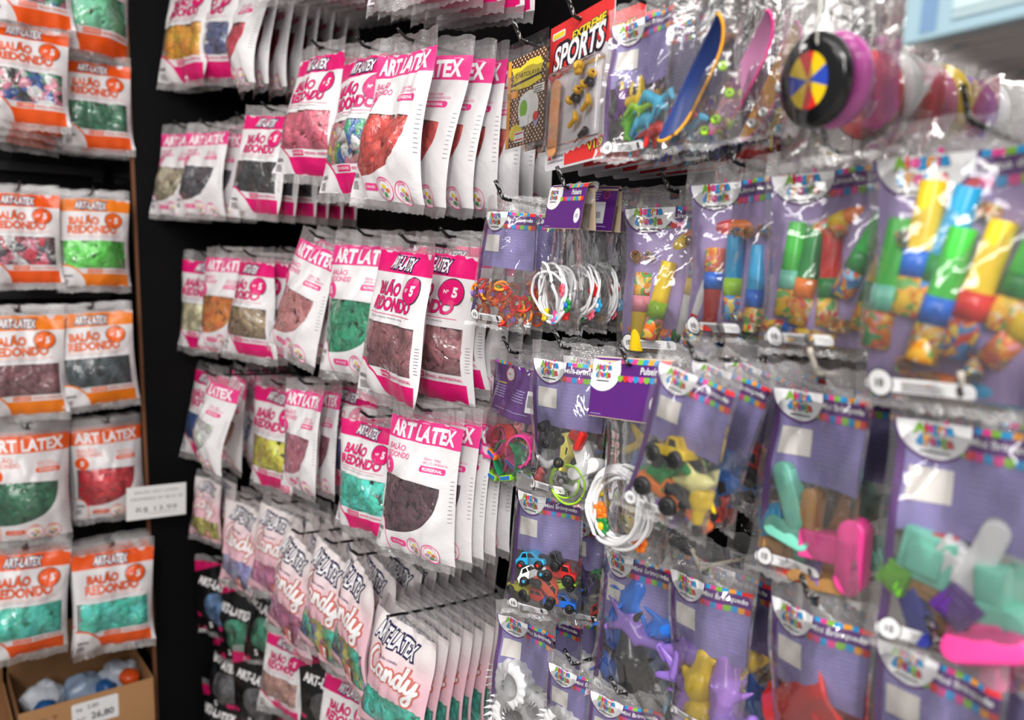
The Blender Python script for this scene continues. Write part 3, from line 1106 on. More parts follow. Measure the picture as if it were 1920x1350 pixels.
ANIMALS = {
    'horse': [((-.3, 0, .05), .15, (.22, 0, .05), .15), ((.25, 0, .1), .11, (.4, 0, .38), .08), ((.4, 0, .4), .1, (.6, 0, .3), .06), ((-.3, -.08, 0), .08, (-.36, -.1, -.45), .045),
              ((-.28, .08, 0), .08, (-.22, .1, -.45), .045), ((.22, -.08, 0), .07, (.3, -.1, -.45), .045), ((.2, .08, 0), .07, (.12, .1, -.45), .045), ((-.42, 0, .1), .05, (-.55, 0, -.12), .03), ((.38, .05, .45), .03, (.36, .05, .54), .015)],
    'dino': [((-.1, 0, 0), .17, (.15, 0, .05), .15), ((.2, 0, .1), .1, (.38, 0, .4), .08), ((.38, 0, .42), .1, (.56, 0, .4), .07), ((-.15, 0, -.02), .13, (-.6, 0, -.2), .02), ((-.12, -.1, -.05), .09, (-.16, -.12, -.38), .06),
             ((-.1, .1, -.05), .09, (-.04, .12, -.38), .06), ((.2, -.08, 0), .05, (.32, -.1, -.12), .035), ((.2, .08, 0), .05, (.34, .1, -.1), .035), ((0, 0, .18), .05, (-.02, 0, .27), .01), ((-.2, 0, .12), .05, (-.23, 0, .2), .01)],
    'duck': [((0, 0, -.2), .24, (0, 0, -.1), .24), ((0, 0, .1), .17, (0, 0, .28), .15), ((.1, 0, .3), .07, (.3, 0, .27), .03), ((-.2, 0, -.1), .1, (-.36, 0, .05), .03), ((0, .2, -.15), .1, (-.1, .25, -.2), .05)],
    'whale': [((0, 0, -.3), .1, (0, 0, .0), .19), ((0, 0, 0), .19, (0, 0, .3), .16), ((0, 0, .3), .15, (0, 0, .45), .07), ((0, 0, -.35), .07, (-.22, 0, -.56), .03), ((0, 0, -.35), .07, (.22, 0, -.56), .03),
              ((.12, -.02, .1), .07, (.4, -.04, -.08), .025), ((-.12, -.02, .1), .07, (-.4, -.04, -.08), .025), ((0, -.12, .05), .05, (0, -.25, -.08), .02)],
    'frog': [((0, 0, 0), .17, (.12, 0, .1), .15), ((-.05, 0, -.05), .1, (-.35, -.02, .28), .06), ((.1, 0, -.08), .1, (.05, -.02, -.4), .06), ((.2, 0, .1), .08, (.48, 0, .18), .06), ((.12, 0, .2), .09, (.16, 0, .45), .08), ((-.35, -.02, .28), .07, (-.3, 0, .42), .05),
             ((.05, 0, -.4), .07, (.2, 0, -.45), .05)],
    'ape': [((0, 0, -.1), .16, (0, 0, .12), .18), ((0, 0, .32), .14, (.03, -.05, .3), .1), ((.15, 0, .18), .08, (.35, -.03, -.1), .06), ((-.15, 0, .18), .08, (-.3, -.03, .42), .06), ((.08, 0, -.2), .09, (.15, 0, -.48), .07), ((-.08, 0, -.2), .09, (-.16, 0, -.48), .07)],
    'helmet': [((0, 0, .1), .3, (.08, 0, .12), .27), ((-.15, -.02, -.2), .16, (.12, -.02, -.22), .16), ((-.3, 0, 0), .1, (-.28, 0, -.1), .1)],
    'shoe': [((-.35, 0, -.05), .12, (.2, 0, 0), .16), ((.2, 0, 0), .18, (.25, 0, .3), .12), ((-.45, 0, -.1), .06, (-.3, 0, -.1), .1)]}


def m_tpiece():
    def make():
        bm = bmesh.new()
        rbox(bm, (-.18, 0, .02), (.5, .3, .36), .03)
        r = .17
        prof = [(.22 + r * math.cos(R(a)), .28 + r * math.sin(R(a))) for a in range(0, 181, 20)] + [(.22 + r * math.cos(R(a)), -.32 + r * math.sin(R(a))) for a in range(180, 361, 20)]
        prism(bm, prof, -.17, .17, 0, .03)
        return mesh_from(bm, 'shape_toy', 1)
    return cached('tpiece', make)


def m_bar():
    def make():
        bm = bmesh.new()
        r = .15
        prof = [(r * math.cos(R(a)), .36 + r * math.sin(R(a))) for a in range(0, 181, 20)] + [(r * math.cos(R(a)), -.36 + r * math.sin(R(a))) for a in range(180, 361, 20)]
        prism(bm, prof, -.14, .14, 0, .04)
        box(bm, (.12, .0, -.2), (.16, .16, .22))
        return mesh_from(bm, 'shape_toy', 1)
    return cached('bar', make)


def m_brick():
    def make():
        bm = bmesh.new()
        rbox(bm, (0, 0, 0), (.7, .3, .66), .04)
        rbox(bm, (0, -.05, -.02), (.46, .3, .4), .03)
        return mesh_from(bm, 'shape_toy', 1)
    return cached('brick', make)


def m_ring():
    def make():
        bm = bmesh.new()
        sweep(bm, [(.4 * math.cos(a * math.pi / 14), 0, .4 * math.sin(a * math.pi / 14)) for a in range(28)], .09, 8, True)
        return mesh_from(bm, 'toy_ring', 1)

    def gem():
        bm = bmesh.new()
        for k in range(5):
            sphere(bm, (.13 * math.cos(k * 1.257), -.03, -.42 + .13 * math.sin(k * 1.257)), .1, 0, 8, 6)
        sphere(bm, (0, -.08, -.42), .1, 0, 8, 6)
        return mesh_from(bm, 'ring_charm', 1)
    return cached('ring', make), cached('gem', gem)


def m_flower():
    def petals():
        bm = bmesh.new()
        for k in range(6):
            a = k * math.pi / 3
            sphere(bm, (.3 * math.cos(a), 0, .3 * math.sin(a)), (.2, .12, .2), 0, 10, 6)
        cone(bm, (0, .1, 0), (0, -.06, 0), .32, .3, 0, 14)
        return mesh_from(bm, 'flower_charm', 1)

    def eye():
        bm = bmesh.new()
        sphere(bm, (0, -.08, 0), (.2, .14, .2), 0, 12, 8)
        return mesh_from(bm, 'charm_centre', 1)
    return cached('petals', petals), cached('eye', eye)


def m_bangle():
    def make():
        bm = bmesh.new()
        sweep(bm, [(math.cos(a * math.pi / 22), .03 * math.sin(a * .9), math.sin(a * math.pi / 22)) for a in range(44)], .058, 8, True)
        cone(bm, (-.06, 0, 1), (.06, 0, 1), .075, .075, 0, 10)
        return mesh_from(bm, 'bangle', 1)
    return cached('bangle', make)


def m_watch():
    def strap():
        bm = bmesh.new()
        sweep(bm, [(.42 * math.cos(R(a)), 0, .52 * math.sin(R(a))) for a in range(-62, 245, 14)], 0.02, 4, False, 0, flat=(.15, .03), up=(0, 1, 0))
        for a in range(-40, 60, 25):
            x, z = .42 * math.cos(R(a)), .52 * math.sin(R(a))
            box(bm, (x * 1.06, 0, z * 1.06), (.07, .34, .07))
        return mesh_from(bm, 'strap', 1, False)

    def case():
        bm = bmesh.new()
        rbox(bm, (0, -.02, -.5), (.46, .4, .16), .04)
        return mesh_from(bm, 'watch_case', 1, False)

    def dial():
        bm = bmesh.new()
        rbox(bm, (0, -.225, -.5), (.36, .02, .1), .008)
        return mesh_from(bm, 'dial', 1, False)
    return cached('strap', strap), cached('case', case), cached('dial', dial)


def m_teeth():
    def make():
        bm = bmesh.new()
        fl = lambda a, r: (.035 * math.cos(a * 16) if r > .4 else 0)
        lathe(bm, [(.26, -.3), (.34, -.36), (.5, -.32), (.56, -.15), (.56, .15), (.5, .3), (.34, .34), (.26, .28), (.24, 0), (.26, -.3)], 'y', 64, 0, fl)
        for k in range(5):
            a = R(150 + k * 16)
            cone(bm, (.5 * math.cos(a), -.2, .5 * math.sin(a)), (.66 * math.cos(a), -.42, .66 * math.sin(a)), .07, .006, 0, 10)
        for k in range(4):
            a = R(120 + k * 30)
            cone(bm, (.27 * math.cos(a), -.28, .27 * math.sin(a)), (.16 * math.cos(a), -.4, .16 * math.sin(a)), .05, .006, 0, 8)
        return mesh_from(bm, 'fang_set', 1)
    return cached('teeth', make)


def m_blower(part):
    def tube():
        bm = bmesh.new()
        lathe(bm, [(.0, -.5), (.092, -.5), (.096, -.49), (.108, .05), (.108, .06)], 'z', 20)
        return mesh_from(bm, 'mouthpiece', 1)

    def sleeve():
        bm = bmesh.new()
        lathe(bm, [(.11, .0), (.114, .0), (.116, .2), (.114, .2)], 'z', 20)
        return mesh_from(bm, 'sleeve', 1)

    def roll():
        bm = bmesh.new()
        lathe(bm, [(.0, .2), (.112, .2), (.116, .3), (.116, .48), (.0, .5)], 'z', 20)
        return mesh_from(bm, 'paper_tail', 1)

    def coil():
        bm = bmesh.new()
        pts, rr = [], []
        for k in range(44):
            a = k * .36
            r = .1 + .0065 * k
            pts.append((r * math.cos(a) * .55, 0, r * math.sin(a) * .55))
        sweep(bm, pts, .01, 4, False, 0, flat=(.19, .006), up=(0, 1, 0))
        return mesh_from(bm, 'paper_coil', 1, False)
    return cached('blow' + part, {'tube': tube, 'sleeve': sleeve, 'roll': roll, 'coil': coil}[part])


def m_cup():
    def make():
        bm = bmesh.new()
        lathe(bm, [(.0, -.5), (.3, -.5), (.34, -.44), (.42, .42), (.46, .5), (.42, .5), (.38, .42), (.3, -.42), (.0, -.44)], 'z', 28, 0, lambda a, r: .012 * math.cos(a * 9) if r > .3 else 0)
        return mesh_from(bm, 'trumpet', 1)
    return cached('cup', make)


def toy(kind, root, sh, u, t, s, rot, rgb, rgb2=None, dy=0.0, tilt=None):
    p = sh(u, t, -1)
    rear = sh(u, t, 1).y
    thick = {'car': .22, 'truck': .22, 'racer': .22, 'blower': .16, 'coil': .2, 'bangle': .1, 'fang': .36, 'ring': .14, 'flower': .16, 'watch': .22, 'cup': .46}.get(kind, .2)
    if tilt is None:
        tilt = ((u * 977 + t * 531) % 1 - 0.5) * 40
    y = p.y + thick * s * 1.0 + 0.0015 + dy
    M = Matrix.Translation((p.x, y, p.z)) @ Matrix.Rotation(R(rot), 4, 'Y') @ Matrix.Rotation(R(tilt), 4, 'Z') @ Matrix.Scale(s, 4)
    c = plastic(rgb)
    c2 = plastic(rgb2 or DARK)
    if kind in ('car', 'truck', 'racer'):
        body, glass = m_car(kind)
        o = put('toy_car', body, [c], root, M)
        put('window', glass, [plastic(DARK, 0.15)], o)
        big = 1.25 if kind == 'truck' else 1.0
        for x in (-.3, .3):
            for yy in (-1, 1):
                put('wheel', m_wheel(), [plastic(DARK, .5), plastic(rgb2 or (210, 60, 60))], o, Matrix.Translation((x, yy * .2, .05)) @ Matrix.Rotation(R(0 if yy < 0 else 180), 4, 'Z') @ Matrix.Scale(big, 4))
    elif kind in ANIMALS:
        put('toy_' + kind if kind not in ('helmet', 'shoe') else kind, blob('toy_' + kind, ANIMALS[kind]), [c], root, M)
    elif kind == 'tpiece':
        put('shape_toy', m_tpiece(), [c], root, M)
    elif kind == 'bar':
        put('shape_toy', m_bar(), [c], root, M)
    elif kind == 'brick':
        put('shape_toy', m_brick(), [c], root, M)
    elif kind == 'ring':
        a, g = m_ring()
        o = put('toy_ring', a, [translucent(rgb)], root, M)
        put('ring_charm', g, [plastic(rgb2 or rgb)], o)
    elif kind == 'flower':
        a, g = m_flower()
        o = put('flower_charm', a, [c], root, M)
        put('charm_centre', g, [c2], o)
    elif kind == 'bangle':
        put('bangle', m_bangle(), [c], root, M)
    elif kind == 'watch':
        a, b, d = m_watch()
        o = put('toy_watch', b, [plastic(rgb2 or rgb)], root, M)
        put('strap', a, [c], o)
        put('dial', d, [plastic((40, 110, 200))], o)
    elif kind == 'fang':
        put('fang_set', m_teeth(), [c], root, M)
    elif kind == 'blower':
        o = put('party_blower', m_blower('tube'), [c], root, M)
        put('sleeve', m_blower('sleeve'), [c2], o)
        put('paper_tail', m_blower('roll'), [paper_mat(int(u * 50 + t * 31))], o)
    elif kind == 'coil':
        put('paper_coil', m_blower('coil'), [paper_mat(int(u * 50 + t * 31))], root, M)
    elif kind == 'cup':
        put('trumpet', m_cup(), [c], root, M)


# ink slots of the printed cards
CARDINK = [(138, 128, 184), (92, 34, 124), (240, 240, 242), (222, 52, 52), (228, 66, 150), (34, 152, 214), (244, 164, 48), (132, 190, 60), (176, 168, 212), (34, 30, 44), (236, 230, 224), (238, 214, 60)]


def cinks(base=None):
    out = [mat(c, 0.4) for c in CARDINK]
    if base:
        out[0] = mat(base, 0.4)
    return out


def festa_logo(p, cx, cy, w, lay):
    cols = [7, 3, 4, 5, 6, 4, 5]
    for wd, yy, k0 in (('Alegria', cy - w * 0.19, 0), ('éFesta', cy + w * 0.17, 3)):
        n = len(wd)
        for k, ch in enumerate(wd):
            x = cx - w / 2 + w * (k + 0.5) / n + (w * .012 if ch in 'ri' else 0)
            for mi, off, l in ((9, 0.06, lay), (cols[(k + k0) % 7], 0.03, lay + 1)):
                p.text(ch, x, yy + (0 if ch not in 'gé' else (w * 0.03 if ch == 'g' else -w * 0.02)), mi, l, h=w * (0.27 if ch in 'AFlgét' else 0.19), off=off)
    p.ell(cx + w * 0.33, cy - w * 0.42, w * 0.06, w * 0.06, 4, lay, n=10)
    p.rect(cx - w * 0.42, cy + w * 0.42, cx + w * 0.42, cy + w * 0.47, 9, lay)


def bunting(p, x0, x1, y, h, lay, tongue, seed=0):
    n = 9
    cols = [4, 5, 4, 7, 5, 6, 5, 3, 3] if not tongue else [7, 3, 4, 5, 4, 7, 5, 6, 3]
    for k in range(n):
        a, b = x0 + (x1 - x0) * k / n, x0 + (x1 - x0) * (k + 1) / n
        if tongue:
            p.rect(a, y, b, y + h * 0.55, cols[k], lay)
            p.ell((a + b) / 2, y + h * 0.55, (b - a) / 2 * 0.98, h * 0.45, cols[k], lay, 0, 180, 8)
        else:
            p.rect(a, y, b, y + h, cols[k], lay)


def card_mesh(kind, seed):
    def make():
        sh = shell_meshes(kind, seed)[0]
        W, H = sh.W, sh.H
        p = Print()
        low = 0.53 if kind == 'M' else 0.94
        p.rect(W * .05, H * .12, W * .96, H * low, 0, 0)
        if kind == 'M':
            p.rect(W * .05, H * .12, W * .10, H * .93, 1, 1)
        p.rect(W * .3, H * .14, W * .96, H * .205, 1, 1)
        bunting(p, W * .46, W * .96, H * .118, H * .024, 1, False)
        bunting(p, W * .40, W * .96, H * .205, H * .034, 2, True)
        p.ell(W * .28, H * .118, W * .25, H * .152, 1, 2, 0, 180)
        p.ell(W * .28, H * .118, W * .235, H * .14, 2, 3, 0, 180)
        festa_logo(p, W * .28, H * .172, W * .23, 4)
        p.text('Mini Brinquedo' if kind == 'M' else 'Língua de Sogra', W * .71, H * .173, 2, 3, w=W * .42, h=H * .034, off=0.02)
        if kind == 'M':
            p.rect(W * .13, H * .29, W * .40, H * .415, 10, 2)
            for k in range(9):
                p.rect(W * .48, H * (.275 + .022 * k), W * (.66 + .02 * (k % 3)), H * (.2775 + .022 * k), 8, 1)
                p.rect(W * .72, H * (.275 + .022 * k), W * (.9 - .03 * (k % 2)), H * (.2775 + .022 * k), 8, 1)
        return p.build('insert_card', lambda X, Y, l: (surf(sh, X / W, Y / H) * 0.3 + surf(sh, X / W, Y / H, 0, 1) * 0.7) + Vector((0, -0.0005 * l, 0)), 12, W, H, *cuts(sh))
    return cached(('card', kind, seed), make)


def label_mesh(kind, seed):
    def make():
        sh = shell_meshes(kind, seed)[0]
        W, H = sh.W, sh.H
        p = Print()
        p.rrect(W * .06, H * .885, W * .62, H * .935, H * .02, 2, 1)
        p.ring(W * .145, H * .905, W * .075, W * .075, W * .008, 9, 2)
        p.ell(W * .145, H * .905, W * .068, W * .068, 2, 2)
        p.text('10', W * .145, H * .905, 9, 3, h=H * .028, off=0.02)
        p.lines(W * .26, H * .898, W * .5, 4, H * .009, H * .003, 9, 2, 3)
        p.ell(W * .55, H * .903, W * .014, W * .014, 9, 2, n=8)
        p.rect(W * .54, H * .91, W * .56, H * .926, 9, 2)
        return p.build('warning_label', lambda X, Y, l: surf(sh, X / W, Y / H, l), 12, W, H, 10, 20)
    return cached(('label', kind, seed), make)


def clear_pouch(root, kind, seed, seal=True):
    sh, body, head, bot = shell_meshes(kind, seed)
    put('pouch', body, [FILM, FILM], root)
    put('header', head, [FILM_SEAL], root)
    put('bottom_seal', bot, [FILM_SEAL], root)
    return sh


B_, Y_, O_, G_, RD, PU, PK, WH, TL, TN, LG, SK = (24, 110, 220), (246, 208, 30), (250, 130, 32), (24, 140, 62), (222, 44, 40), (150, 116, 206), (252, 74, 160), (238, 238, 240), (130, 220, 196), (186, 138, 82), (170, 226, 40), (44, 168, 222)
CRM = (246, 240, 160)
CONTENT = {
    'cars': [('car', .40, .60, 0.051, -12, SK, RD), ('truck', .72, .66, 0.054, 8, RD, DARK), ('car', .55, .76, 0.056, 52, (255, 92, 44), DARK), ('racer', .76, .75, 0.049, -20, LG, DARK), ('car', .74, .87, 0.051, 4, B_, DARK),
             ('truck', .2, .83, 0.044, 0, (226, 224, 30), DARK), ('car', .43, .86, 0.044, 6, RD, DARK), ('truck', .2, .67, 0.046, 70, (70, 50, 110), PU), ('car', .45, .68, 0.049, -30, WH, SK), ('truck', .62, .57, 0.044, 4, (40, 40, 44), DARK)],
    'cars2': [('truck', .35, .62, 0.055, 60, (70, 50, 110), (30, 90, 190)), ('car', .7, .6, 0.051, 30, G_, DARK), ('truck', .72, .74, 0.056, 80, Y_, DARK), ('car', .72, .88, 0.061, -40, (255, 70, 56), WH), ('racer', .3, .78, 0.049, 95, (30, 60, 130), B_)],
    'bots': [('truck', .28, .60, .04, 60, DARK, DARK), ('racer', .52, .68, .05, 80, (232, 222, 110), (90, 80, 60)), ('tpiece', .80, .70, .055, 60, WH), ('whale', .82, .80, .035, 160, WH), ('bangle', .66, .86, .026, 0, LG), ('bangle', .60, .85, .022, 20, LG),
             ('duck', .2, .86, .03, 20, (255, 110, 110)), ('shoe', .66, .89, .03, 10, WH), ('tpiece', .72, .57, .03, 20, RD), ('shoe', .3, .76, .03, 40, WH)],
    'bigcars': [('truck', .42, .61, .062, -10, Y_, DARK), ('whale', .72, .68, .06, 70, CRM), ('dino', .30, .74, .075, 8, G_), ('horse', .58, .78, .06, 0, PU), ('truck', .38, .85, .068, 14, O_, DARK), ('duck', .84, .80, .058, 170, Y_), ('car', .75, .9, .05, 24, (244, 120, 60), DARK),
                ('car', .2, .63, .034, 60, DARK, DARK), ('car', .62, .80, .04, 20, (60, 60, 66), DARK)],
    'bluecar': [('truck', .5, .72, .08, 70, (20, 120, 220), DARK), ('car', .4, .86, .06, 60, (24, 110, 200), DARK), ('dino', .7, .62, .05, 0, RD)],
    'shapes': [('bar', .30, .60, .068, -24, TL), ('tpiece', .36, .72, .06, 100, TL), ('brick', .12, .74, .045, 70, SK), ('bar', .2, .80, .05, 10, (60, 160, 205)), ('bar', .5, .68, .06, 4, TN), ('tpiece', .72, .79, .075, 0, PK), ('bar', .30, .86, .058, -14, TN),
               ('tpiece', .62, .89, .06, 80, TN), ('brick', .16, .86, .05, 6, TN), ('brick', .3, .93, .04, 6, RD), ('brick', .5, .92, .04, 0, PU), ('bar', .42, .78, .05, 2, TL)],
    'shapes2': [('bar', .64, .57, .068, 20, WH), ('brick', .32, .61, .06, 10, TL), ('brick', .48, .61, .048, 30, WH), ('brick', .42, .69, .062, 20, TN), ('bar', .24, .80, .066, -24, (50, 60, 170)), ('brick', .12, .71, .036, 20, (110, 190, 50)), ('tpiece', .72, .69, .058, 90, TL),
                ('tpiece', .42, .79, .052, 70, TN), ('brick', .54, .75, .042, 40, (92, 44, 140)), ('tpiece', .70, .81, .068, 70, PK), ('tpiece', .64, .89, .060, 10, PK), ('brick', .38, .57, .034, 0, RD)],
    'shapes3': [('whale', .55, .56, .06, 20, TL), ('bar', .25, .68, .06, 20, DARK), ('brick', .55, .84, .055, 30, Y_), ('tpiece', .6, .68, .06, 30, (206, 160, 40)), ('bar', .82, .76, .045, 0, (110, 180, 60)), ('duck', .8, .88, .045, 0, TL), ('brick', .3, .86, .05, 0, (60, 100, 190))],
    'animals': [('horse', .42, .62, .055, 180, Y_), ('horse', .74, .66, .052, 30, (70, 190, 230)), ('frog', .3, .74, .06, 0, (130, 220, 60)), ('dino', .58, .76, .062, 24, (86, 196, 236)), ('ape', .3, .64, .045, 10, (120, 60, 150)), ('dino', .74, .83, .055, 6, RD), ('horse', .2, .62, .05, -60, (90, 86, 90)),
                ('frog', .42, .86, .045, 40, (70, 190, 230)), ('dino', .5, .68, .045, 40, LG)],
    'animals2': [('dino', .35, .80, .06, 20, (20, 70, 190)), ('ape', .75, .84, .055, 0, (70, 180, 225)), ('horse', .6, .70, .05, 10, (20, 80, 190)), ('horse', .3, .64, .05, 30, Y_), ('dino', .6, .88, .05, 0, RD)],
    'animals3': [('dino', .3, .72, .07, 10, (24, 60, 180)), ('horse', .35, .86, .06, 0, (255, 80, 40)), ('dino', .72, .84, .08, 14, RD), ('horse', .12, .78, .055, 20, DARK), ('ape', .7, .66, .06, 80, (40, 80, 190)), ('horse', .85, .7, .06, 0, Y_), ('horse', .7, .9, .05, 0, WH)],
    'sea': [('whale', .45, .38, .085, 30, (40, 120, 225)), ('whale', .78, .48, .075, 70, (40, 120, 225)), ('dino', .5, .52, .075, 60, PU), ('whale', .22, .60, .09, 8, (40, 110, 215)), ('whale', .5, .68, .10, 172, (34, 34, 36)), ('duck', .56, .78, .07, 180, (32, 32, 34)), ('whale', .6, .88, .075, 0, (40, 40, 44)), ('whale', .18, .84, .07, 0, (40, 110, 215))],
    'sea2': [('whale', .6, .5, .09, 10, SK), ('dino', .6, .7, .09, 60, PU), ('whale', .5, .85, .08, 0, (40, 100, 200))],
    'dinos': [('dino', .32, .58, .09, 10, PU), ('whale', .72, .68, .105, 178, (168, 124, 212)), ('duck', .46, .66, .08, 8, Y_), ('duck', .46, .85, .095, 0, Y_), ('dino', .2, .76, .08, 70, PU), ('dino', .8, .86, .08, 20, PU), ('whale', .24, .9, .09, 20, (168, 124, 212))],
    'dinos2': [('whale', .6, .66, .11, 8, (30, 110, 200)), ('dino', .7, .5, .09, 60, Y_), ('duck', .5, .86, .09, 0, Y_), ('dino', .3, .8, .08, 0, PU)],
    'trumpets': [('cup', .36, 0.63, 0.111, 52, RD), ('cup', .7, 0.71, 0.091, 120, (190, 18, 30)), ('cup', .5, 0.83, 0.104, 20, RD)],
    'plain': [('cup', .5, .72, .08, 30, RD), ('cup', .5, .86, .08, 100, Y_)],
    'fangs': [('fang', .36, .60, .070, 0, WH), ('fang', .34, .83, .072, 10, WH), ('fang', .74, .72, .05, 60, WH), ('fang', .74, .9, .05, 100, WH)],
    'rings': None, 'bangles': None, 'watches': None, 'blow_yellow': None, 'blow_blue': None, 'blow_green': None, 'blow_near': None}


def fill(root, sh, key, i, seed):
    """the toys of one pack; packs behind get the same toys in another jumble"""
    rn = random.Random(key + str(i))
    if key == 'rings':
        cols = [O_, (255, 90, 30), (240, 50, 40), O_, (250, 160, 40), (235, 60, 60), (200, 120, 255) if i else RD]
        for k in range(30 if i == 0 else 10):
            toy('ring', root, sh, rn.uniform(.1, .9), rn.uniform(.66, .93), rn.uniform(.023, .029), rn.uniform(0, 360), rn.choice(cols), rn.choice([LG, RD, WH, O_, PU, RD]), rn.uniform(0, .008), rn.uniform(-60, 60))
    elif key in ('bangles', 'bangles2'):
        for k in range(10):
            toy('bangle', root, sh, .44 + rn.uniform(-.06, .06), .73 + rn.uniform(-.03, .03), .036 + rn.uniform(-.003, .003), rn.uniform(0, 360), WH, None, .0015 * k - .002, (rn.uniform(-30, 14) if key == 'bangles' else rn.uniform(-8, 8)))
        fc = [(Y_, Y_), (SK, WH), (RD, RD), ((250, 110, 140), RD), (G_, B_), (PK, TL)] if key == 'bangles' else [(Y_, Y_), (Y_, Y_), (O_, O_), (PU, PU), (G_, Y_), (O_, RD)]
        spots = [(.28, .89), (.52, .90), (.74, .86), (.78, .70), (.86, .80), (.5, .9)] if key == 'bangles' else [(.1, .66), (.06, .74), (.18, .77), (.1, .82), (.22, .84), (.7, .88)]
        for (u, t), (a, b) in zip(spots, fc if not i else fc[::-1]):
            toy('flower', root, sh, u, t, .0215, rn.uniform(0, 60), a, b, -.011, rn.uniform(-25, 25))
    elif key == 'watches':
        for u, t, s, ro, c, c2 in ([(.45, .70, .05, 20, RD, O_), (.30, .74, .055, 60, PK, PK), (.6, .82, .055, -20, (30, 140, 90), (150, 220, 40)), (.35, .86, .055, 10, PK, (150, 220, 40)), (.8, .72, .05, 30, PK, PK)] if i == 0 else [(.5, .65, .05, 20, PU, Y_), (.45, .78, .05, 60, (40, 120, 220), WH), (.5, .88, .05, 0, WH, LG)]):
            toy('watch', root, sh, u, t, s, ro, c, c2)
    elif key.startswith('blow'):
        sets = {'blow_yellow': [(.22, .72, 184, Y_, (246, 150, 170)), (.42, .66, 14, Y_, LG), (.72, .62, 192, WH, Y_), (.62, .3, 60, O_, Y_), (.7, .85, 80, (250, 205, 60), G_), (.3, .84, 100, O_, Y_)],
                'blow_blue': [(.28, .70, 180, (190, 50, 46), B_), (.48, .64, 0, SK, LG), (.72, .70, 2, SK, B_), (.92, .62, 182, WH, B_), (.42, .36, 92, O_, RD), (.72, .93, 84, Y_, G_), (.1, .84, 20, WH, RD)],
                'blow_green': [(.2, .58, 6, (60, 190, 60), TL), (.34, .62, 8, G_, O_), (.52, .62, 0, RD, G_), (.80, .50, 28, (40, 180, 70), G_), (.88, .64, 16, Y_, G_), (.3, .88, 100, Y_, B_), (.62, .34, 70, O_, Y_)],
                'blow_near': [(.12, .56, 8, (70, 200, 70), TL), (.28, .44, 8, Y_, B_), (.40, .46, 16, SK, G_), (.42, .60, 14, (70, 200, 70), B_), (.58, .58, 16, Y_, RD), (.76, .52, 18, (70, 210, 80), G_), (.84, .66, 40, WH, Y_), (.96, .5, 8, (70, 200, 80), O_), (.5, .9, 96, SK, O_)]}
        for k, (u, t, ro, c, c2) in enumerate(sets[key]):
            if i:
                u, c = 1 - u, sets[key][(k + 2) % len(sets[key])][3]
            toy('blower', root, sh, u, t, .112 if k < 5 else .095, ro + 180, c, c2, .001 * (k % 3), 0)
        for k in range(7 if i == 0 else 2):
            toy('coil', root, sh, rn.uniform(.15, .88), rn.choice([.32, .4, .84, .88, .9]), rn.uniform(.034, .042), rn.uniform(0, 180), WH, None, 0, rn.uniform(-50, 50))
    else:
        for k, it in enumerate(CONTENT[key]):
            kd, u, t, s, ro, c = it[:6]
            if i:
                if k % 2 == i % 2 and len(CONTENT[key]) > 5:
                    continue
                u, ro = 1 - u, ro + rn.uniform(-60, 60)
                c = CONTENT[key][(k + i) % len(CONTENT[key])][5]
            toy(kd, root, sh, u, t, s, ro, c, it[6] if len(it) > 6 else None, .0016 * (k % 4))


def b_mini(root, seed, key, i):
    sh = clear_pouch(root, 'M', seed)
    put('insert_card', card_mesh('M', seed), cinks(), root)
    put('warning_label', label_mesh('M', seed), cinks(), root)
    fill(root, sh, key, i, seed)


def b_blow(root, seed, key, i):
    sh = clear_pouch(root, 'L', seed)
    put('insert_card', card_mesh('L', seed), cinks((160, 140, 190)), root)
    put('warning_label', label_mesh('L', seed), cinks(), root)
    fill(root, sh, key, i, seed)


def b_watch(root, seed, key, i):
    sh = clear_pouch(root, 'W', seed)

    def make():
        W, H = sh.W, sh.H
        p = Print()
        p.rect(W * .08, H * .13, W * .95, H * .52, 1, 0)
        bunting(p, W * .08, W * .4, H * .118, H * .02, 1, False)
        p.ring(W * .42, H * .2, W * .09, W * .09, W * .014, 3, 2)
        p.ell(W * .42, H * .2, W * .078, W * .078, 2, 2)
        p.rect(W * .36, H * .197, W * .48, H * .203, 3, 3)
        p.rect(W * .22, H * .27, W * .36, H * .278, 11, 2)
        for k in range(5):
            p.rect(W * (.12 + .01 * k), H * (.295 + .02 * k), W * (.44 - .02 * k), H * (.301 + .02 * k), 8, 1)
            p.rect(W * .52, H * (.295 + .02 * k), W * (.76 - .02 * (k % 2)), H * (.301 + .02 * k), 8, 1)
        p.rect(W * .8, H * .28, W * .92, H * .44, 2, 1)
        p.barcode(W * .82, H * .31, W * .9, H * .40, 9, 2)
        p.rect(W * .14, H * .46, W * .84, H * .465, 8, 1)
        return p.build('insert_card', lambda X, Y, l: (sh(X / W, Y / H, -1) * 0.5 + sh(X / W, Y / H, 1) * 0.5) + Vector((0, -0.00035 * l, 0)), 12, W, H, 6, 8)
    put('insert_card', cached(('wcard', seed), make), cinks(), root)
    fill(root, sh, key, i, seed)


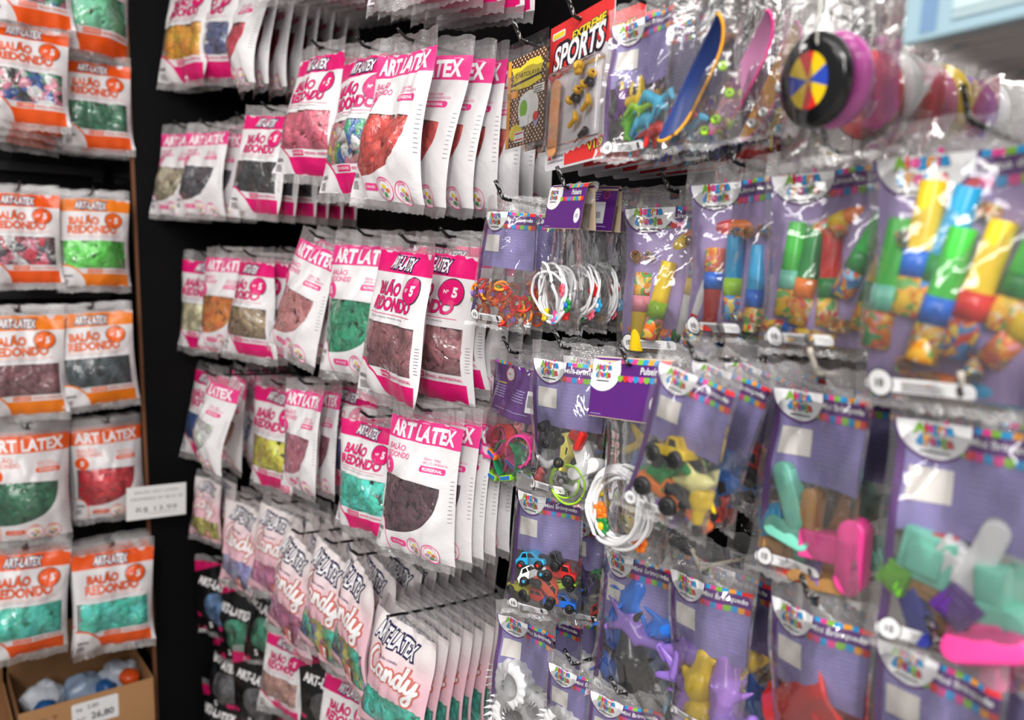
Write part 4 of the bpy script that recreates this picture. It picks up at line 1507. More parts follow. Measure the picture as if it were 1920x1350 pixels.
def b_pulse(root, seed, key, i):
    """bracelets in a clear pouch under a folded purple header card"""
    sh = clear_pouch(root, 'P', seed)
    W, H = sh.W, sh.H

    def fold():
        bm = bmesh.new()
        prof = [(-.0125, -.052), (-.008, -.015), (-.0055, .004), (-.003, .0085), (0, .0098), (.003, .0085), (.0055, .004), (.008, -.015), (.0125, -.052)]
        ws = [[bm.verts.new((sx * W * .53, y, z)) for y, z in prof] for sx in (-1, 1)]
        for k in range(len(prof) - 1):
            bm.faces.new((ws[0][k], ws[0][k + 1], ws[1][k + 1], ws[1][k]))
        me = mesh_from(bm, 'header_card', 1)
        return me

    def fy(z):
        pr = [(-.0125, -.052), (-.008, -.015), (-.0055, .004), (-.003, .0085), (0, .0098)]
        for (a, za), (b, zb) in zip(pr, pr[1:]):
            if za <= z <= zb:
                return a + (b - a) * (z - za) / (zb - za)
        return -.0125
    CW, CH = W * 1.06, .061

    def face(back):
        p = Print()
        p.rect(0, 0.0012, CW, CH, 1, 0)
        if not back:
            p.ell(CW * .15, CH * .22, CW * .24, CH * .36, 2, 1)
            bunting(p, CW * .38, CW, 0.0012, CH * .085, 2, False)
            bunting(p, CW * .36, CW * .97, CH * .30, CH * .1, 2, True)
            festa_logo(p, CW * .16, CH * .25, CW * .2, 2)
            p.text('Pulseira', CW * .77, CH * .2, 2, 3, w=CW * .24, h=CH * .11, off=0.02, shear=0.1)
            p.ell(CW * .87, CH * .72, CW * .075, CH * .16, 2, 1)
            p.text('10', CW * .87, CH * .72, 9, 2, h=CH * .09)
            p.rect(CW * .03, CH * .955, CW * .18, CH * .965, 8, 1)
        else:
            p.rect(CW * .1, CH * .4, CW * .3, CH * .82, 2, 1)
            p.barcode(CW * .12, CH * .5, CW * .28, CH * .68, 9)
            p.rect(CW * .4, CH * .36, CW * .8, CH * .84, 2, 1)
            p.barcode(CW * .47, CH * .58, CW * .73, CH * .72, 9)
            p.ring(CW * .8, CH * .2, CW * .06, CH * .09, CW * .01, 3, 1)
            p.lines(CW * .45, CH * .12, CW * .7, 4, .0035, .0011, 8)
            p.lines(CW * .05, CH * .9, CW * .9, 1, .003, .0011, 8)
        sg = 1 if back else -1
        return p.build('card_print', lambda X, Y, l: Vector(((max(X, 0) - CW / 2) * -sg, sg * (abs(fy(.0098 - max(Y, .0006))) + .0004 + .0003 * l), .0098 - max(Y, .0006))), 12, CW, CH, 4, 8)
    flip = (i % 2 == 1)
    M = Matrix.Rotation(math.pi, 4, 'Z') if flip else None
    hc = put('header_card', cached('pfold', fold), [mat((222, 200, 170), 0.7)], root, M)
    put('front_print', cached('pfront', lambda: face(False)), cinks(), hc)
    put('back_print', cached('pback', lambda: face(True)), cinks(), hc)
    fill(root, sh, key, i, seed)


def b_yoyo(root, seed, key, i):
    sh = clear_pouch(root, 'Y', seed)
    side = [(.034, -.016), (.036, -.012), (.036, -.006), (.03, -.003), (.012, -.0015)]

    def half():
        bm = bmesh.new()
        lathe(bm, [(0, -.0165), (.03, -.0165), (.0345, -.0145), (.036, -.009), (.034, -.004), (.014, -.002), (.006, 0)], 'y', 40)
        return mesh_from(bm, 'disc', 1)

    def emblem():
        bm = bmesh.new()
        for k in range(8):
            pts = [(0, -.0168, 0)] + [(.021 * math.cos(R(k * 45 - 22.5 + j * 9)), -.0168, .021 * math.sin(R(k * 45 - 22.5 + j * 9))) for j in range(6)]
            bm.faces.new([bm.verts.new(q) for q in pts]).material_index = [2, 1, 0, 1, 2, 1, 0, 1][k]
        return mesh_from(bm, 'emblem', 3, False)

    def string():
        bm = bmesh.new()
        sweep(bm, [(.004, -.001, 0.006), (.012, -.018, .026), (.02, -.02, .05), (.012, -.014, .075), (.004, -.006, .09)], .0009, 6)
        return mesh_from(bm, 'string', 1)
    c1, c2 = [((20, 20, 22), (240, 70, 200)), ((236, 70, 66), WH), ((222, 110, 150), Y_), ((130, 100, 200), WH)][i % 4]
    p = sh(.42, .72, -1)
    M = Matrix.Translation((p.x, p.y + .02, p.z)) @ Matrix.Rotation(R(-10), 4, 'Z') @ Matrix.Rotation(R(8), 4, 'X') @ Matrix.Scale(1.08, 4)
    yy = put('front_disc', cached('yo_half', half), [plastic(c1, .2)], root, M)
    put('emblem', cached('yo_emblem', emblem), [mat(RD, .3), mat(Y_, .3), mat((50, 80, 190), .3)] if i == 0 else [mat((240, 120, 110), .3), mat((250, 240, 240), .3), mat(RD, .3)], yy)
    put('back_disc', cached('yo_half', half), [plastic(c2, .2)], root, M @ Matrix.Rotation(math.pi, 4, 'Z'))
    put('string', cached('yo_string', string), [mat((230, 228, 220), .8)], root, M)


def b_skate(root, seed, key, i):
    sh = clear_pouch(root, 'T', seed)

    def loop(k):
        pts = []
        for a in range(36):
            an = a * math.pi / 18
            x = .0105 * math.cos(an)
            z = .056 * math.sin(an)
            z = math.copysign(abs(math.sin(an)) ** .55, math.sin(an)) * .056
            y = .012 * (abs(z) / .056) ** 4
            pts.append((x * k, -y, z * k))
        return pts

    def rim():
        bm = bmesh.new()
        sweep(bm, loop(1.0), .0015, 6, True)
        return mesh_from(bm, 'deck_edge', 1)

    def deck():
        bm = bmesh.new()
        a = [bm.verts.new(Vector(q) + Vector((0, -.0012, 0))) for q in loop(.97)]
        b = [bm.verts.new(Vector(q) + Vector((0, .0012, 0))) for q in loop(.97)]
        n = len(a)
        for k in range(n // 2):
            i0, i1, j0, j1 = k, k + 1, (n - k) % n, (n - k - 1) % n
            for v in (a, b):
                q = [v[i0], v[i1], v[j1], v[j0]]
                q = list(dict.fromkeys(q))
                if len(q) > 2:
                    try:
                        bm.faces.new(q)
                    except ValueError:
                        pass
        for k in range(n):
            bm.faces.new((a[k], a[(k + 1) % n], b[(k + 1) % n], b[k]))
        return mesh_from(bm, 'deck', 1)

    def wheel():
        bm = bmesh.new()
        lathe(bm, [(.0015, -.003), (.003, -.0035), (.0052, -.003), (.0058, 0), (.0052, .003), (.0015, .0035)], 'y', 16)
        return mesh_from(bm, 'wheel', 1)
    cols = [((40, 60, 120), (250, 176, 40), LG), ((226, 150, 196), PK, WH), ((240, 170, 60), (240, 110, 180), (110, 190, 230)), ((210, 70, 80), PK, WH)][(i + int(key[-1])) % 4]
    p = sh(.46, .66, -1)
    M = Matrix.Translation((p.x, p.y + .009, p.z)) @ Matrix.Rotation(R(31), 4, 'Y') @ Matrix.Rotation(R(-14), 4, 'Z') @ Matrix.Scale(1.45, 4)
    d = put('deck', cached('deck', deck), [plastic(cols[0])], root, M)
    put('deck_edge', cached('rim', rim), [plastic(cols[1])], d)
    for u, t in ((.78, .60), (.52, .90), (.70, .86), (.86, .74)):
        q = sh(u, t, -1)
        put('wheel', cached('skwheel', wheel), [plastic(cols[2])], root, Matrix.Translation((q.x, q.y + .005, q.z)) @ Matrix.Rotation(R(25), 4, 'Z') @ Matrix.Scale(1.1, 4))


def flat_card(name, W, H, top, r=0.006):
    """a thin card hanging from its hole, corners rounded"""
    bm = bmesh.new()
    pts = []
    for cx, cz, a in ((W / 2 - r, top - r, 0), (-W / 2 + r, top - r, 90), (-W / 2 + r, top - H + r, 180), (W / 2 - r, top - H + r, 270)):
        pts += [(cx + r * math.cos(R(a + k * 22.5)), cz + r * math.sin(R(a + k * 22.5))) for k in range(5)]
    prism(bm, pts, -.0006, .0006)
    return mesh_from(bm, name, 1, False)


def b_sport(root, seed, key, i):
    W, H, top = .152, .19, .012

    def art():
        p = Print()
        jag = [(0, 0), (W, 0)] + [(W * (1 - k / 16), H * (.25 + .13 * (k / 16)) + (.004 if k % 2 else 0)) for k in range(17)]
        p.poly(jag, 3, 1)
        p.poly([(W * .34, H * .985)] + [(W * (.34 + .66 * k / 14), H * (.90 - .06 * k / 14) + (.0035 if k % 2 else 0)) for k in range(15)] + [(W, H * .985)], 3, 1)
        p.rrect(W * .04, H * .05, W * .26, H * .10, .003, 2, 2)
        p.rrect(W * .055, H * .058, W * .245, H * .092, .002, 11, 3)
        p.text('SPORTS', W * .49, H * .225, 9, 2, w=W * .78, h=H * .155, off=.14, shear=.25, rot=3)
        p.text('SPORTS', W * .49, H * .225, 2, 3, w=W * .78, h=H * .155, off=.03, shear=.25, rot=3)
        p.text('EXTREME', W * .64, H * .12, 9, 2, w=W * .5, h=H * .05, off=.10, shear=.2, rot=3)
        p.text('EXTREME', W * .64, H * .12, 11, 3, w=W * .5, h=H * .05, off=.03, shear=.2, rot=3)
        p.text('SUPER POWER EXPERIENCES', W * .075, H * .66, 9, 2, w=H * .42, h=W * .05, rot=-90)
        p.poly([(W * .05, H * .925), (W * .085, H * .895), (W * .12, H * .925)], 3, 2)
        p.text('WARNING', W * .23, H * .912, 9, 2, w=W * .2, h=H * .022)
        p.text('CHOKING HAZARD', W * .19, H * .945, 9, 2, w=W * .28, h=H * .014)
        p.text('V1.9', W * .82, H * .90, 9, 2, w=W * .22, h=H * .05, off=.1, rot=5)
        p.text('V1.9', W * .82, H * .90, 11, 3, w=W * .22, h=H * .05, off=.02, rot=5)
        for k in range(7):
            p.stroke([(W * (.45 + .07 * k), H * .42), (W * (.4 + .08 * k), H * .52), (W * (.5 + .06 * k), H * .62), (W * (.42 + .07 * k), H * .74)], .0006, 8, 1)
        return p.build('card_art', lambda X, Y, l: Vector((X - W / 2, -.0007 - .0003 * l, top - Y)), 12, W, H, 2, 2)
    c = put('backing_card', cached('spcard', lambda: flat_card('backing_card', W, H, top)), [mat((214, 210, 216), .45)], root)
    put('card_art', cached('spart', art), cinks(), c)

    def blister():
        bm = bmesh.new()
        rbox(bm, (0.004, -.0075, top - H * .6), (W * .80, .014, H * .52), .006, 0, 3)
        return mesh_from(bm, 'blister', 1)
    put('blister', cached('spblis', blister), [FILM_BLISTER], root)

    def board():
        bm = bmesh.new()
        L, r = .078, .0105
        prof = [(r * math.cos(R(a)), L / 2 + r * math.sin(R(a))) for a in range(0, 181, 20)] + [(r * math.cos(R(a)), -L / 2 + r * math.sin(R(a))) for a in range(180, 361, 20)]
        prism(bm, prof, -.0015, .0015, 0, .0006)
        return mesh_from(bm, 'skateboard', 1)

    def wheels():
        bm = bmesh.new()
        for x in (-1, 1):
            lathe_pts = [(.002, x * .010 - .003), (.0052, x * .010 - .003), (.0058, x * .010), (.0052, x * .010 + .003), (.002, x * .010 + .003)]
            lathe(bm, lathe_pts, 'x', 16)
        return mesh_from(bm, 'wheels', 1)

    def axle():
        bm = bmesh.new()
        cone(bm, (-.009, 0, 0), (.009, 0, 0), .0026, .0026, 0, 10)
        box(bm, (0, .003, -.004), (.008, .006, .009))
        return mesh_from(bm, 'truck', 1)
    sk = put('skateboard', cached('spboard', board), [paper_mat(5, 26.0)], root, Matrix.Translation((-.044, -.008, top - H * .66)) @ Matrix.Rotation(R(3), 4, 'Y'))
    amber = (252, 190, 30)
    for x, z, ro in ((.004, -.55, -28), (.036, -.48, -28)):
        a = put('truck', cached('spaxle', axle), [plastic((60, 60, 66))], root, Matrix.Translation((x, -.008, top + H * z)) @ Matrix.Rotation(R(ro), 4, 'Y'))
        put('wheels', cached('spwheels', wheels), [plastic(amber)], a)
    put('helmet', blob('toy_helmet', ANIMALS['helmet']), [plastic(amber)], root, Matrix.Translation((.014, -.0085, top - H * .385)) @ Matrix.Scale(.024, 4))
    for x, z in ((.006, -.72), (.035, -.64)):
        put('shoe', blob('toy_shoe', ANIMALS['shoe']), [plastic(amber)], root, Matrix.Translation((x, -.008, top + H * z)) @ Matrix.Rotation(R(-20), 4, 'Y') @ Matrix.Scale(.026, 4))

    def tool():
        bm = bmesh.new()
        cone(bm, (0, 0, 0), (.014, 0, .007), .0036, .004, 0, 8)
        cone(bm, (-.012, 0, -.006), (0, 0, 0), .001, .001, 0, 6)
        return mesh_from(bm, 'screwdriver', 1)
    put('screwdriver', cached('sptool', tool), [plastic((50, 40, 42))], root, Matrix.Translation((.02, -.006, top - H * .83)))


DOTS = None


def dot_mat():
    global DOTS
    if DOTS is None:
        n = NT('dotted_card')
        co = n.n('TexCoord').outputs['Object']
        sep = n.n('SeparateXYZ', Vector=co)
        x, z = n.mul(sep.outputs[0], 118.0), n.mul(sep.outputs[2], 118.0)
        a, b = n.add(x, z), n.sub(x, z)
        fa, fb = n.sub(n.M('FRACT', n.add(a, 500.0)), 0.5), n.sub(n.M('FRACT', n.add(b, 500.0)), 0.5)
        r = n.add(n.mul(fa, fa), n.mul(fb, fb))
        c = n.mixc(n.lt(r, 0.06), lin((92, 52, 36)), lin((240, 222, 180)))
        DOTS = n.done(n.n('BsdfPrincipled', Base_Color=c, Roughness=0.45).outputs[0])
    return DOTS


def b_carto(root, seed, key, i):
    W, H, top = .097, .122, -.012

    def art():
        p = Print()
        p.rect(0, 0, W * .09, H, 6, 1)
        p.rect(W * .0, H * .36, W * .3, H * .44, 6, 1)
        p.poly([(W * .1, H * .09), (W * .35, H * .12), (W * .6, H * .07), (W * .86, H * .08), (W * .95, H * .16), (W * .88, H * .26), (W * .93, H * .33), (W * .6, H * .37), (W * .3, H * .36), (W * .12, H * .33), (W * .18, H * .22)], 11, 2)
        p.text('CARTOLAVA', W * .55, H * .22, 9, 3, w=W * .64, h=H * .05, rot=-3)
        p.poly([(W * .14, H * .285), (W * .92, H * .255), (W * .92, H * .28), (W * .14, H * .31)], 9, 3)
        p.rect(W * .72, H * .38, W, H * .47, 10, 2)
        p.lines(W * .75, H * .40, W * .97, 3, .003, .001, 9, 3)
        p.ell(W * .62, H * .60, W * .25, H * .19, 10, 2)
        p.ell(W * .50, H * .60, W * .17, H * .17, 2, 3)
        p.ell(W * .48, H * .6, W * .1, H * .1, 7, 4)
        p.ell(W * .28, H * .84, W * .18, H * .09, 11, 2)
        p.poly([(W * .72, H * .72), (W * .8, H * .86), (W * .9, H * .74), (W * .8, H * .78)], 8, 2)
        p.ell(W * .81, H * .72, W * .07, H * .05, 3, 3)
        p.rect(W * .4, H * .68, W * .62, H * .80, 2, 5)
        p.rect(W * .26, H * .84, W * .52, H * .96, 2, 4)
        p.rect(W * .28, H * .855, W * .5, H * .87, 3, 5)
        p.rect(W * .28, H * .925, W * .5, H * .94, 3, 5)
        return p.build('card_art', lambda X, Y, l: Vector((X - W / 2, -.0007 - .0003 * l, top - Y)), 12, W, H, 2, 2)
    c = put('printed_card', cached('cacard', lambda: flat_card('printed_card', W, H, top, .002)), [dot_mat()], root)
    put('card_art', cached('caart', art), cinks(), c)

    def sleeve():
        bm = bmesh.new()
        for y in (-.004, .004):
            vs = [[bm.verts.new((x * W * .54, y * (1 - .5 * abs(x)) if z < .8 else 0, top + .024 - (1 - z) * (H + .03))) for x in (-1, -.5, 0, .5, 1)] for z in (0, .15, .4, .6, .8, 1)]
            for a in range(5):
                for b in range(4):
                    bm.faces.new((vs[a][b], vs[a][b + 1], vs[a + 1][b + 1], vs[a + 1][b]))
        return mesh_from(bm, 'sleeve', 1)
    put('sleeve', cached('casleeve', sleeve), [FILM], root)


def b_note(root, seed, key, i):
    W, H = .17, .085

    def sheet():
        bm = bmesh.new()
        rbox(bm, (0, 0, .004 - H / 2), (W, .005, H), .001)
        return mesh_from(bm, 'note_bundle', 1, False)

    def art():
        p = Print()
        p.rect(W * .07, H * .05, W * .14, H * .95, 5, 1)
        p.rect(W * .2, H * .1, W * .6, H * .9, 10, 1)
        p.ell(W * .8, H * .5, W * .14, H * .36, 5, 1)
        p.ell(W * .8, H * .5, W * .11, H * .28, 8, 2)
        p.text('2', W * .26, H * .6, 9, 2, h=H * .2, off=.02)
        p.lines(W * .2, H * .82, W * .5, 2, .005, .0016, 9, 2)
        return p.build('note_print', lambda X, Y, l: Vector((X - W / 2, -.0026 - .0003 * l, .004 - Y)), 12, W, H, 2, 2)
    o = put('note_bundle', cached('notes', sheet), [mat((140, 168, 180) if i == 0 else (196, 190, 190), .6)], root)
    pal = cinks()
    pal[5], pal[10], pal[8], pal[9] = mat((96, 130, 164), .5), mat((176, 198, 200), .5), mat((150, 184, 196), .5), mat((80, 104, 124), .5)
    put('note_print', cached('noteart', art), pal, o)


BUILD = {'M': (b_mini, 'bag of mini toys', .215), 'L': (b_blow, 'bag of party blowers', .24), 'W': (b_watch, 'bag of toy watches', .205), 'P': (b_pulse, 'pack of white bracelets', .205),
         'Y': (b_yoyo, 'bagged yo-yo', .25), 'T': (b_skate, 'bagged finger skateboard', .24), 'X': (b_sport, 'red blister card', .19), 'G': (b_carto, 'dotted brown card', .16), 'N': (b_note, 'bundle of toy banknotes', .09)}
NAME = {'M': 'toy_bag', 'L': 'party_blower_bag', 'W': 'toy_watch_bag', 'P': 'bracelet_pack', 'Y': 'yoyo_bag', 'T': 'finger_skateboard_bag', 'X': 'blister_pack', 'G': 'card_pack', 'N': 'toy_banknote_bundle'}
CAT = {'M': 'toy bag', 'L': 'party blowers', 'W': 'toy watches', 'P': 'bracelets', 'Y': 'yo-yo', 'T': 'toy skateboard', 'X': 'blister pack', 'G': 'card pack', 'N': 'toy money'}

# ------------------------------------------------------------------ balloon bags on the long wall
def pink_rows():
    H = hang
    # top row, mostly above the frame
    H('A', 'rose', (560, -330), 58, 'rose balloon bag with its lower edge at the upper left top of the picture', 'rose bag cut by the top edge', n=8, sp=0.028, yaw=20)
    H('A', 'rose', (800, -360), 8, 'rose balloon bag of which only the lowest edge shows, above the scarlet bags', 'topmost rose bag', n=5, sp=0.03, yaw=12)
    H('A', 'tangerine', (372, -50), 166, 'tangerine orange balloon bag at the top left beside the black pier', 'tangerine balloon bag', n=1, yaw=18, fcolour='tangerine')
    H('A', 'navy', (420, -48), 158, 'navy balloon bag just right of the tangerine bag, top left', 'top navy balloon bag', n=1, y=0.74, yaw=14)
    H('B', 'crimson', (468, -48), 170, 'crimson balloon bag with a twisted white body near the top left', 'top crimson balloon bag', n=10, sp=0.036, yaw=-6, y=0.70)
    # first full row
    H('B', 'olive', (345, 240), 414, 'olive grey balloon bag, first bag of its row next to the black pier', 'olive grey balloon bag', n=1, y=0.76, yaw=24)
    H('B', 'charcoal', (394, 238), 412, 'charcoal balloon bag with a big rose header, right of the olive one', 'charcoal balloon bag', n=2, yaw=26, y=0.68)
    H('A', 'rose', (462, 225), 408, 'dark rose balloon bag half hidden between charcoal and black bags', 'half hidden dark rose bag', n=1, y=0.77, yaw=20)
    H('A', 'black', (512, 208), 414, 'black balloon bag with a magenta header leaning under the rose bags', 'black balloon bag', n=5, sp=0.034, yaw=20, roll=7)
    H('A', 'rose', (605, 92), 345, 'rose pink balloon bag left of the mixed colour bag', 'rose pink balloon bag', n=4, yaw=12, roll=5)
    H('A', 'mixed', (692, 92), 382, 'balloon bag of mixed colours left of the scarlet bags', 'mixed colour balloon bag', n=3, yaw=14, roll=4)
    H('B', 'red', (772, 78), 396, 'front scarlet balloon bag with a curved window, leaning at the top centre', 'front scarlet balloon bag', n=6, sp=0.042, yaw=5, roll=7, seed=1)
    # second row
    H('A', 'ivory', (392, 482), 668, 'ivory balloon bag at the left end behind the orange one', 'ivory balloon bag', n=0, y=0.77, yaw=24, roll=5)
    H('B', 'orange', (430, 472), 664, 'bright orange balloon bag with a rose header on the second row', 'bright orange balloon bag', n=2, yaw=24, roll=2)
    H('A', 'khaki', (478, 482), 680, 'khaki brown balloon bag in front of the orange one', 'khaki balloon bag', n=2, y=0.67, yaw=16)
    H('A', 'rose', (545, 474), 660, 'magenta headed rose bag behind the khaki and salmon bags', 'rose bag behind the khaki one', n=1, y=0.79, yaw=18)
    H('B', 'salmon', (604, 448), 690, 'salmon pink balloon bag leaning to the left in the second row', 'salmon balloon bag', n=3, sp=0.045, yaw=10, roll=15, pitch=-10)
    H('B', 'green', (692, 444), 720, 'green balloon bag partly hidden by the central mauve bag', 'green balloon bag', n=2, y=0.73, yaw=20, roll=3)
    H('A', 'mauve', (776, 458), 776, 'large dusty mauve balloon bag hanging front and centre', 'central mauve balloon bag', n=1, y=0.67, yaw=1, roll=5, seed=2, sp=0.06)
    H('A', 'mauve', (850, 447), 742, 'mauve balloon bag with a tall clear header, right of the central one', 'right hand mauve bag', n=0, y=0.75, yaw=22, roll=3)
    H('B', 'mauve', (908, 455), 745, 'mauve bag with a curved window beside the bag of plastic rings', 'curved window mauve bag', n=2, y=0.80, yaw=10, sp=0.045)
    # third row
    H('A', 'blue', (395, 690), 870, 'blue balloon bag at the left end, mostly behind white bags', 'blue balloon bag', n=0, y=0.79, yaw=20)
    H('B', 'white', (405, 705), 892, 'white balloon bag at the left end of the third row', 'white balloon bag', n=0, y=0.60, yaw=4, roll=9)
    H('B', 'brown', (452, 697), 886, 'brown balloon bag with a white side, turned edge on', 'brown balloon bag', n=3, sp=0.045, yaw=-2, roll=10, fy=2)
    H('A', 'yellow', (528, 722), 930, 'mustard yellow balloon bag left of the hot pink one', 'mustard yellow balloon bag', n=2, y=0.74, yaw=16)
    H('B', 'hot pink', (582, 722), 934, 'hot pink balloon bag with a rose header', 'hot pink balloon bag', n=1, y=0.68, yaw=5, roll=0)
    H('A', 'purple', (662, 718), 932, 'purple balloon bag behind the turquoise one', 'purple balloon bag', n=2, y=0.76, yaw=16)
    H('A', 'teal', (700, 784), 1012, 'turquoise balloon bag with a magenta header left of the plum bag', 'turquoise balloon bag', n=2, y=0.70, yaw=16)
    H('B', 'plum', (803, 772), 1062, 'plum balloon bag in front, with the wide curved window', 'front plum balloon bag', n=4, sp=0.030, y=0.67, yaw=16, roll=3, seed=3)
    # candy bags
    H('C', 'pale yellow', (400, 893), 1022, 'pale yellow candy balloon bag at the left below the brown bags', 'pale yellow candy bag', n=1, yaw=16)
    H('C', 'lilac', (468, 938), 1120, 'lilac candy balloon bag left of the pink candy bags', 'lilac candy bag', n=1, yaw=12)
    H('C', 'candy pink', (530, 945), 1135, 'pink candy balloon bag behind the leaning one', 'rear pink candy bag', n=2, y=0.72, yaw=16)
    H('C', 'candy pink', (570, 1002), 1250, 'pink candy balloon bag leaning left in front of the others', 'leaning pink candy bag', n=3, sp=0.045, y=0.68, yaw=2, roll=10)
    H('C', 'pastel', (632, 1020), 1262, 'candy bag of pastel mixed balloons right of the leaning pink one', 'left pastel candy bag', n=2, sp=0.05, y=0.68, yaw=2, roll=7)
    H('C', 'pastel', (682, 1042), 1302, 'candy bag of pastel mixed balloons, narrow, left of the white topped candy bag', 'narrow pastel candy bag', n=1, y=0.67, yaw=-10, roll=4)
    H('C', 'lilac', (760, 1035), 1250, 'candy bag in the shade behind the hook of the front candy bag', 'shaded candy bag', n=6, sp=0.028, y=0.76, yaw=4)
    H('C', 'teal', (765, 1152), 1415, 'front candy balloon bag with turquoise balloons at the bottom', 'front turquoise candy bag', n=8, sp=0.024, y=0.68, yaw=10, roll=6, bend=5, lift=0.03)
    # lowest, dark chrome bags
    for k, (c, hx, hy, b, txt) in enumerate([('steel blue', 415, 1052, 1200, 'black printed bag of steel blue balloons beside the black pier'),
                                             ('jade', 452, 1098, 1262, 'black printed bag of jade green balloons at the lower left'),
                                             ('jade', 505, 1090, 1262, 'black printed bag of jade balloons left of the pink candy tips'),
                                             ('smoky grey', 428, 1200, 1345, 'black printed bag of grey balloons near the bottom left of the hooks'),
                                             ('brown', 420, 1290, 1440, 'black printed bag with brown balloons cut by the bottom edge'),
                                             ('smoky grey', 490, 1225, 1385, 'black printed bag of smoky balloons left of the dusty rose bag')]):
        H('K', c, (hx, hy), b, txt, txt.split(' at ')[0].split(' near ')[0].split(' left ')[0].split(' beside ')[0].split(' cut ')[0], n=2 if k % 2 else 1, yaw=24, sp=0.05, y=0.72 + 0.02 * (k % 3))
    H('A', 'dusty rose', (545, 1190), 1345, 'dusty rose balloon bag at the bottom below the candy bags', 'dusty rose balloon bag', n=1, yaw=22, y=0.74, scale=0.8)
    H('K', 'black', (620, 1230), 1400, 'black printed bag of black balloons between dusty rose and magenta bags', 'lowest black printed bag', n=1, yaw=24, y=0.74)
    H('A', 'rose', (668, 1272), 1480, 'magenta headed balloon bag cut by the bottom edge under the pastel candy', 'lowest magenta headed bag', n=1, yaw=22, y=0.74)


# ------------------------------------------------------------------ orange bags in the end bay
def orange_rows():
    def O(kind, colour, h, b, label, short, brand='o', n=1, **k):
        hang(kind, colour, h, b, label, short, n=n, wall='E', brand=brand, **k)
    O('A', 'bright', (45, -158), 58, 'orange printed bag of mixed balloons, only its lower end showing at the top left corner', 'top corner mixed bag')
    O('A', 'mint', (160, -118), 109, 'mint green balloon bag cut by the top edge beside the pier', 'mint green balloon bag', x=-2.5, yaw=8)
    O('A', 'bright', (48, 40), 243, 'orange printed bag of many coloured balloons on the upper left', 'upper mixed orange bag', n=3, sp=0.05, roll=2, drop=0.012)
    O('A', 'dark green', (175, 110), 288, 'dark green balloon bag under an orange header, upper row of the bay', 'dark green balloon bag', n=2, x=-2.52)
    O('A', 'berry', (35, 354), 543, 'orange printed bag of berry coloured balloons left of the light green one', 'berry balloon bag', n=2)
    O('A', 'light green', (172, 364), 548, 'light green balloon bag in an amber orange printed pouch', 'light green balloon bag', n=2, brand='y')
    O('A', 'wine', (35, 582), 793, 'wine brown balloon bag at the left edge in an amber printed pouch', 'wine balloon bag', n=2, brand='y')
    O('A', 'slate', (172, 577), 771, 'slate black balloon bag in an amber orange printed pouch', 'slate balloon bag', n=2, brand='y', yaw=-4, roll=-3)
    O('B', 'dark green', (50, 804), 1025, 'bottle green balloon bag with a large orange header at the left edge', 'bottle green balloon bag', n=2, roll=2)
    O('B', 'cherry', (200, 792), 981, 'cherry red balloon bag with a large orange header beside the price tag', 'cherry red balloon bag', n=2, x=-2.5)
    O('A', 'teal', (48, 1027), 1243, 'turquoise balloon bag at the left edge in an orange pouch', 'left turquoise bag', n=2, roll=4)
    O('A', 'teal', (210, 1022), 1225, 'turquoise balloon bag in an orange pouch above the cardboard box', 'turquoise bag above the box', n=2, roll=2)

